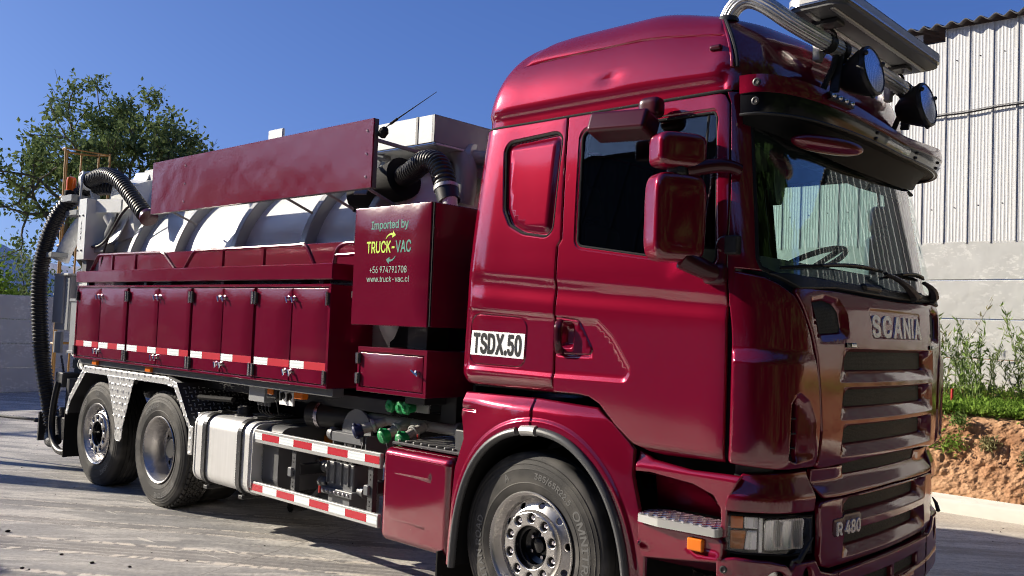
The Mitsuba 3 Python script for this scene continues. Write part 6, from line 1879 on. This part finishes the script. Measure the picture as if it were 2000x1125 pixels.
# grass along the top of the bank
n = 24000
gx = rg.uniform(-1.5, 9, n) if True else 0
gx = np.where(rg.uniform(size=n) < .6, rg.uniform(-1.2, 2.2, n), gx)
gy = rg.uniform(5.5, 7.2, n)
gy = np.where(rg.uniform(size=n) < .6, rg.uniform(5.50, 6.0, n), gy)
gz = 1.03 + .22 * np.clip((gy - 5.58) / 2.1, 0, 1) + .02
gd = rg.normal(size=(n, 3)) * .45 + [0, -.25, .6]
k_ = add('bank_grass', leaves(np.column_stack([gx, gy, gz]) + rg.normal(size=(n, 3)) * [.02, .02, .03], .055, rg, 2.2, -.1, gd), 'leaf_bright', None, False)
lab(k_, 'bright green low grass and clover along the top of the bank', 'grass', kind='stuff')
for k, (x, z, s, m_, lb) in enumerate(((.27, .70, .15, 'leaf_bright', 'small green tuft growing on the bank face beside the grille'), (.33, .95, .09, 'leaf_mid', 'tiny green tuft high on the bank face'), (-.06, .70, .17, 'leaf_bright', 'green tuft on the bank close behind the bumper'), (.62, .72, .10, 'leaf_dry', 'dry brown tuft on the bank face'), (1.02, .60, .10, 'leaf_dry', 'dry brown tuft low on the bank face near the photo right edge'))):
    P = np.array([x, 5.40, z]) + rg.normal(size=(200, 3)) * s * [.5, .2, .38]
    kk = lab('bank_tuft' + (f'_{k:03d}' if k else ''), lb, 'weed')
    lab(add('blades', leaves(P, .055, rg, 3, .1), m_, kk, False), kind='stuff')
add('red_stake', tube([(.16, 5.72, .95), (.17, 5.72, 1.26)], .016, 8), 'red_plastic')
lab('red_stake', 'small red stake in the grass behind the grille', 'stake')
# loose stones
ms = []
for k, (x, y, s) in enumerate([(-4.55, -2.55, .022), (-4.40, -2.50, .016), (-4.28, -2.47, .02), (-3.35, -2.42, .014), (-3.0, -2.35, .016), (-2.75, -2.2, .012), (-3.15, -2.75, .014)] + [(rg.uniform(-9, -1), rg.uniform(-3, 0), rg.uniform(.003, .008)) for _ in range(40)] + [(rg.uniform(.2, 1.6), rg.uniform(3.2, 4.9), rg.uniform(.004, .010)) for _ in range(14)]):
    ms.append(ball((x, y, s * .4), (s * .75, s, s * .5), 1))
k_ = add('gravel', cat(ms), 'black_soft', None, True)
lab(k_, 'loose dark stones scattered on the yard', 'gravel', kind='stuff')

# ------------------------------------------------------------------ the near side of the yard, out of the picture: it shows in the paintwork and throws the shadows on the left
SC = lab('site_container', 'grey ribbed steel site container standing across the yard', 'container')
add('body', bx(-13.4, -7.4, -7.6, -5.15, .15, 2.40), 'cabinet_grey', SC)
for k in range(24):
    add('rib', bx(-13.3 + k * .25, -13.2 + k * .25, -5.15, -5.115, .25, 2.28), 'cabinet_grey', SC)
GP = lab('gate_post', 'thin steel gate post on the left of the yard', 'post')
add('mast', bx(-11.07, -10.93, -3.24, -3.10, 0, 3.3), 'galv', GP)
add('cap', bx(-11.1, -10.9, -3.27, -3.07, 3.3, 3.33), 'galv', GP)
GP2 = lab('gate_pillar', 'wide concrete gate pillar on the left of the yard', 'pillar')
add('shaft', hull([(x, y, z) for x, y, z in [(-9.75, -3.45, 0), (-9.25, -3.45, 0), (-9.75, -3.05, 0), (-9.25, -3.05, 0), (-9.62, -3.35, 2.45), (-9.38, -3.35, 2.45), (-9.62, -3.15, 2.45), (-9.38, -3.15, 2.45)]]), 'precast', GP2)
add('cap', bx(-9.66, -9.34, -3.39, -3.11, 2.45, 2.50), 'precast', GP2)
YW = lab('yard_wall', 'long concrete panel wall along the far side of the yard', 'wall')
for k in range(16):
    for r_ in range(4):
        add('panel', bx(-48 + k * 4, -44.02 + k * 4, -19.05, -18.98, r_ * .505 + .006, (r_ + 1) * .505, .008), 'precast', YW)
FS = lab('added_shed', 'tall dark shed added unseen to blacken reflections', 'building')  # unseen dark shed, added so the side window mirrors black
add('wall', bx(-21, 3, -30, -21, 0, 13), 'black_plastic', FS)
for k in range(20):
    add('cladding_rib', bx(-20.9 + k * 1.2, -20.8 + k * 1.2, -21, -20.95, .1, 12.9), 'black_metal', FS)
add('roof', hull([(-21.3, -30.3, 13), (3.3, -30.3, 13), (-21.3, -20.7, 13), (3.3, -20.7, 13), (-21.3, -25.5, 14), (3.3, -25.5, 14)]), 'roof_sheet', FS)
tk2, cr2 = make_tree(5, [(1, 0, .8), (-1, .2, .8), (0, 1, .8), (.2, -1, .8), (0, 0, 1)], 1.5, .14, [(0, 0, 0), (.05, 0, 1.2), (0, .05, 2.2)], 3, .30, 13, .40)
pt, pc_ = mikit.ply(tk2, 'bark', 60), mikit.ply(cr2, 'leaf_dark', False)
yl = ['smaller tree at the far end of the yard wall', 'taller tree behind the yard wall, second from its far end', 'round tree behind the yard wall, third from its far end', 'low tree behind the yard wall nearest the added dark shed']
for k, (x, y, s, a) in enumerate(((-44, -22, 1.15, 0), (-36, -21, 1.5, 1), (-30.5, -22, 1.25, 2), (-24, -21.5, 1.1, 3))):
    nm = 'yard_tree' + (f'_{k:03d}' if k else '')
    lab(nm, yl[k], 'tree', 'trees behind the yard wall')
    tw = T().translate([x, y, 0]).rotate([0, 0, 1], a * 57).scale(s)
    scene[nm + '__trunk'], scene[nm + '__crown'] = {**pt, 'to_world': tw}, {**pc_, 'to_world': tw}
# dark trees and tarred strip, added unseen to cut light on the nose
add('added_road', tm([(7.0, -60, .005), (12.5, -60, .005), (12.5, 4.6, .005), (7.0, 4.6, .005)], [(0, 1, 2), (0, 2, 3)]), 'asphalt', None, False)
lab('added_road', 'dark tarred strip added unseen to dim the truck nose', kind='structure')
yl2 = ['added unseen dark tree, nearest the bank', 'added unseen dark tree, second from the bank', 'added unseen dark tree, third from the bank', 'added unseen dark tree, fourth from the bank', 'added unseen dark tree, fifth from the bank', 'added unseen dark tree, farthest from the bank']
tk3, cr3 = make_tree(9, [(1, 0, .8), (-1, .2, .8), (0, 1, .8), (.2, -1, .8), (0, 0, 1), (.7, .7, .1), (-.7, -.6, .1), (.6, -.7, .2), (-.6, .7, .1)], 1.7, .16, [(0, 0, 0), (.05, 0, .8), (0, .05, 1.5)], 3, .42, 16, .50)
pt3, pc3 = mikit.ply(tk3, 'bark', 60), mikit.ply(cr3, 'blocker_leaf', False)
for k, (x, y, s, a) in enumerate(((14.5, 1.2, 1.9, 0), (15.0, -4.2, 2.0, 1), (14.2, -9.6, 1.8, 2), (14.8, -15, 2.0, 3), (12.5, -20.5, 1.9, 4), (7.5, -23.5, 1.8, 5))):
    nm = 'blocker_tree' + (f'_{k:03d}' if k else '')
    lab(nm, yl2[k], 'tree', 'dark trees added to block light')
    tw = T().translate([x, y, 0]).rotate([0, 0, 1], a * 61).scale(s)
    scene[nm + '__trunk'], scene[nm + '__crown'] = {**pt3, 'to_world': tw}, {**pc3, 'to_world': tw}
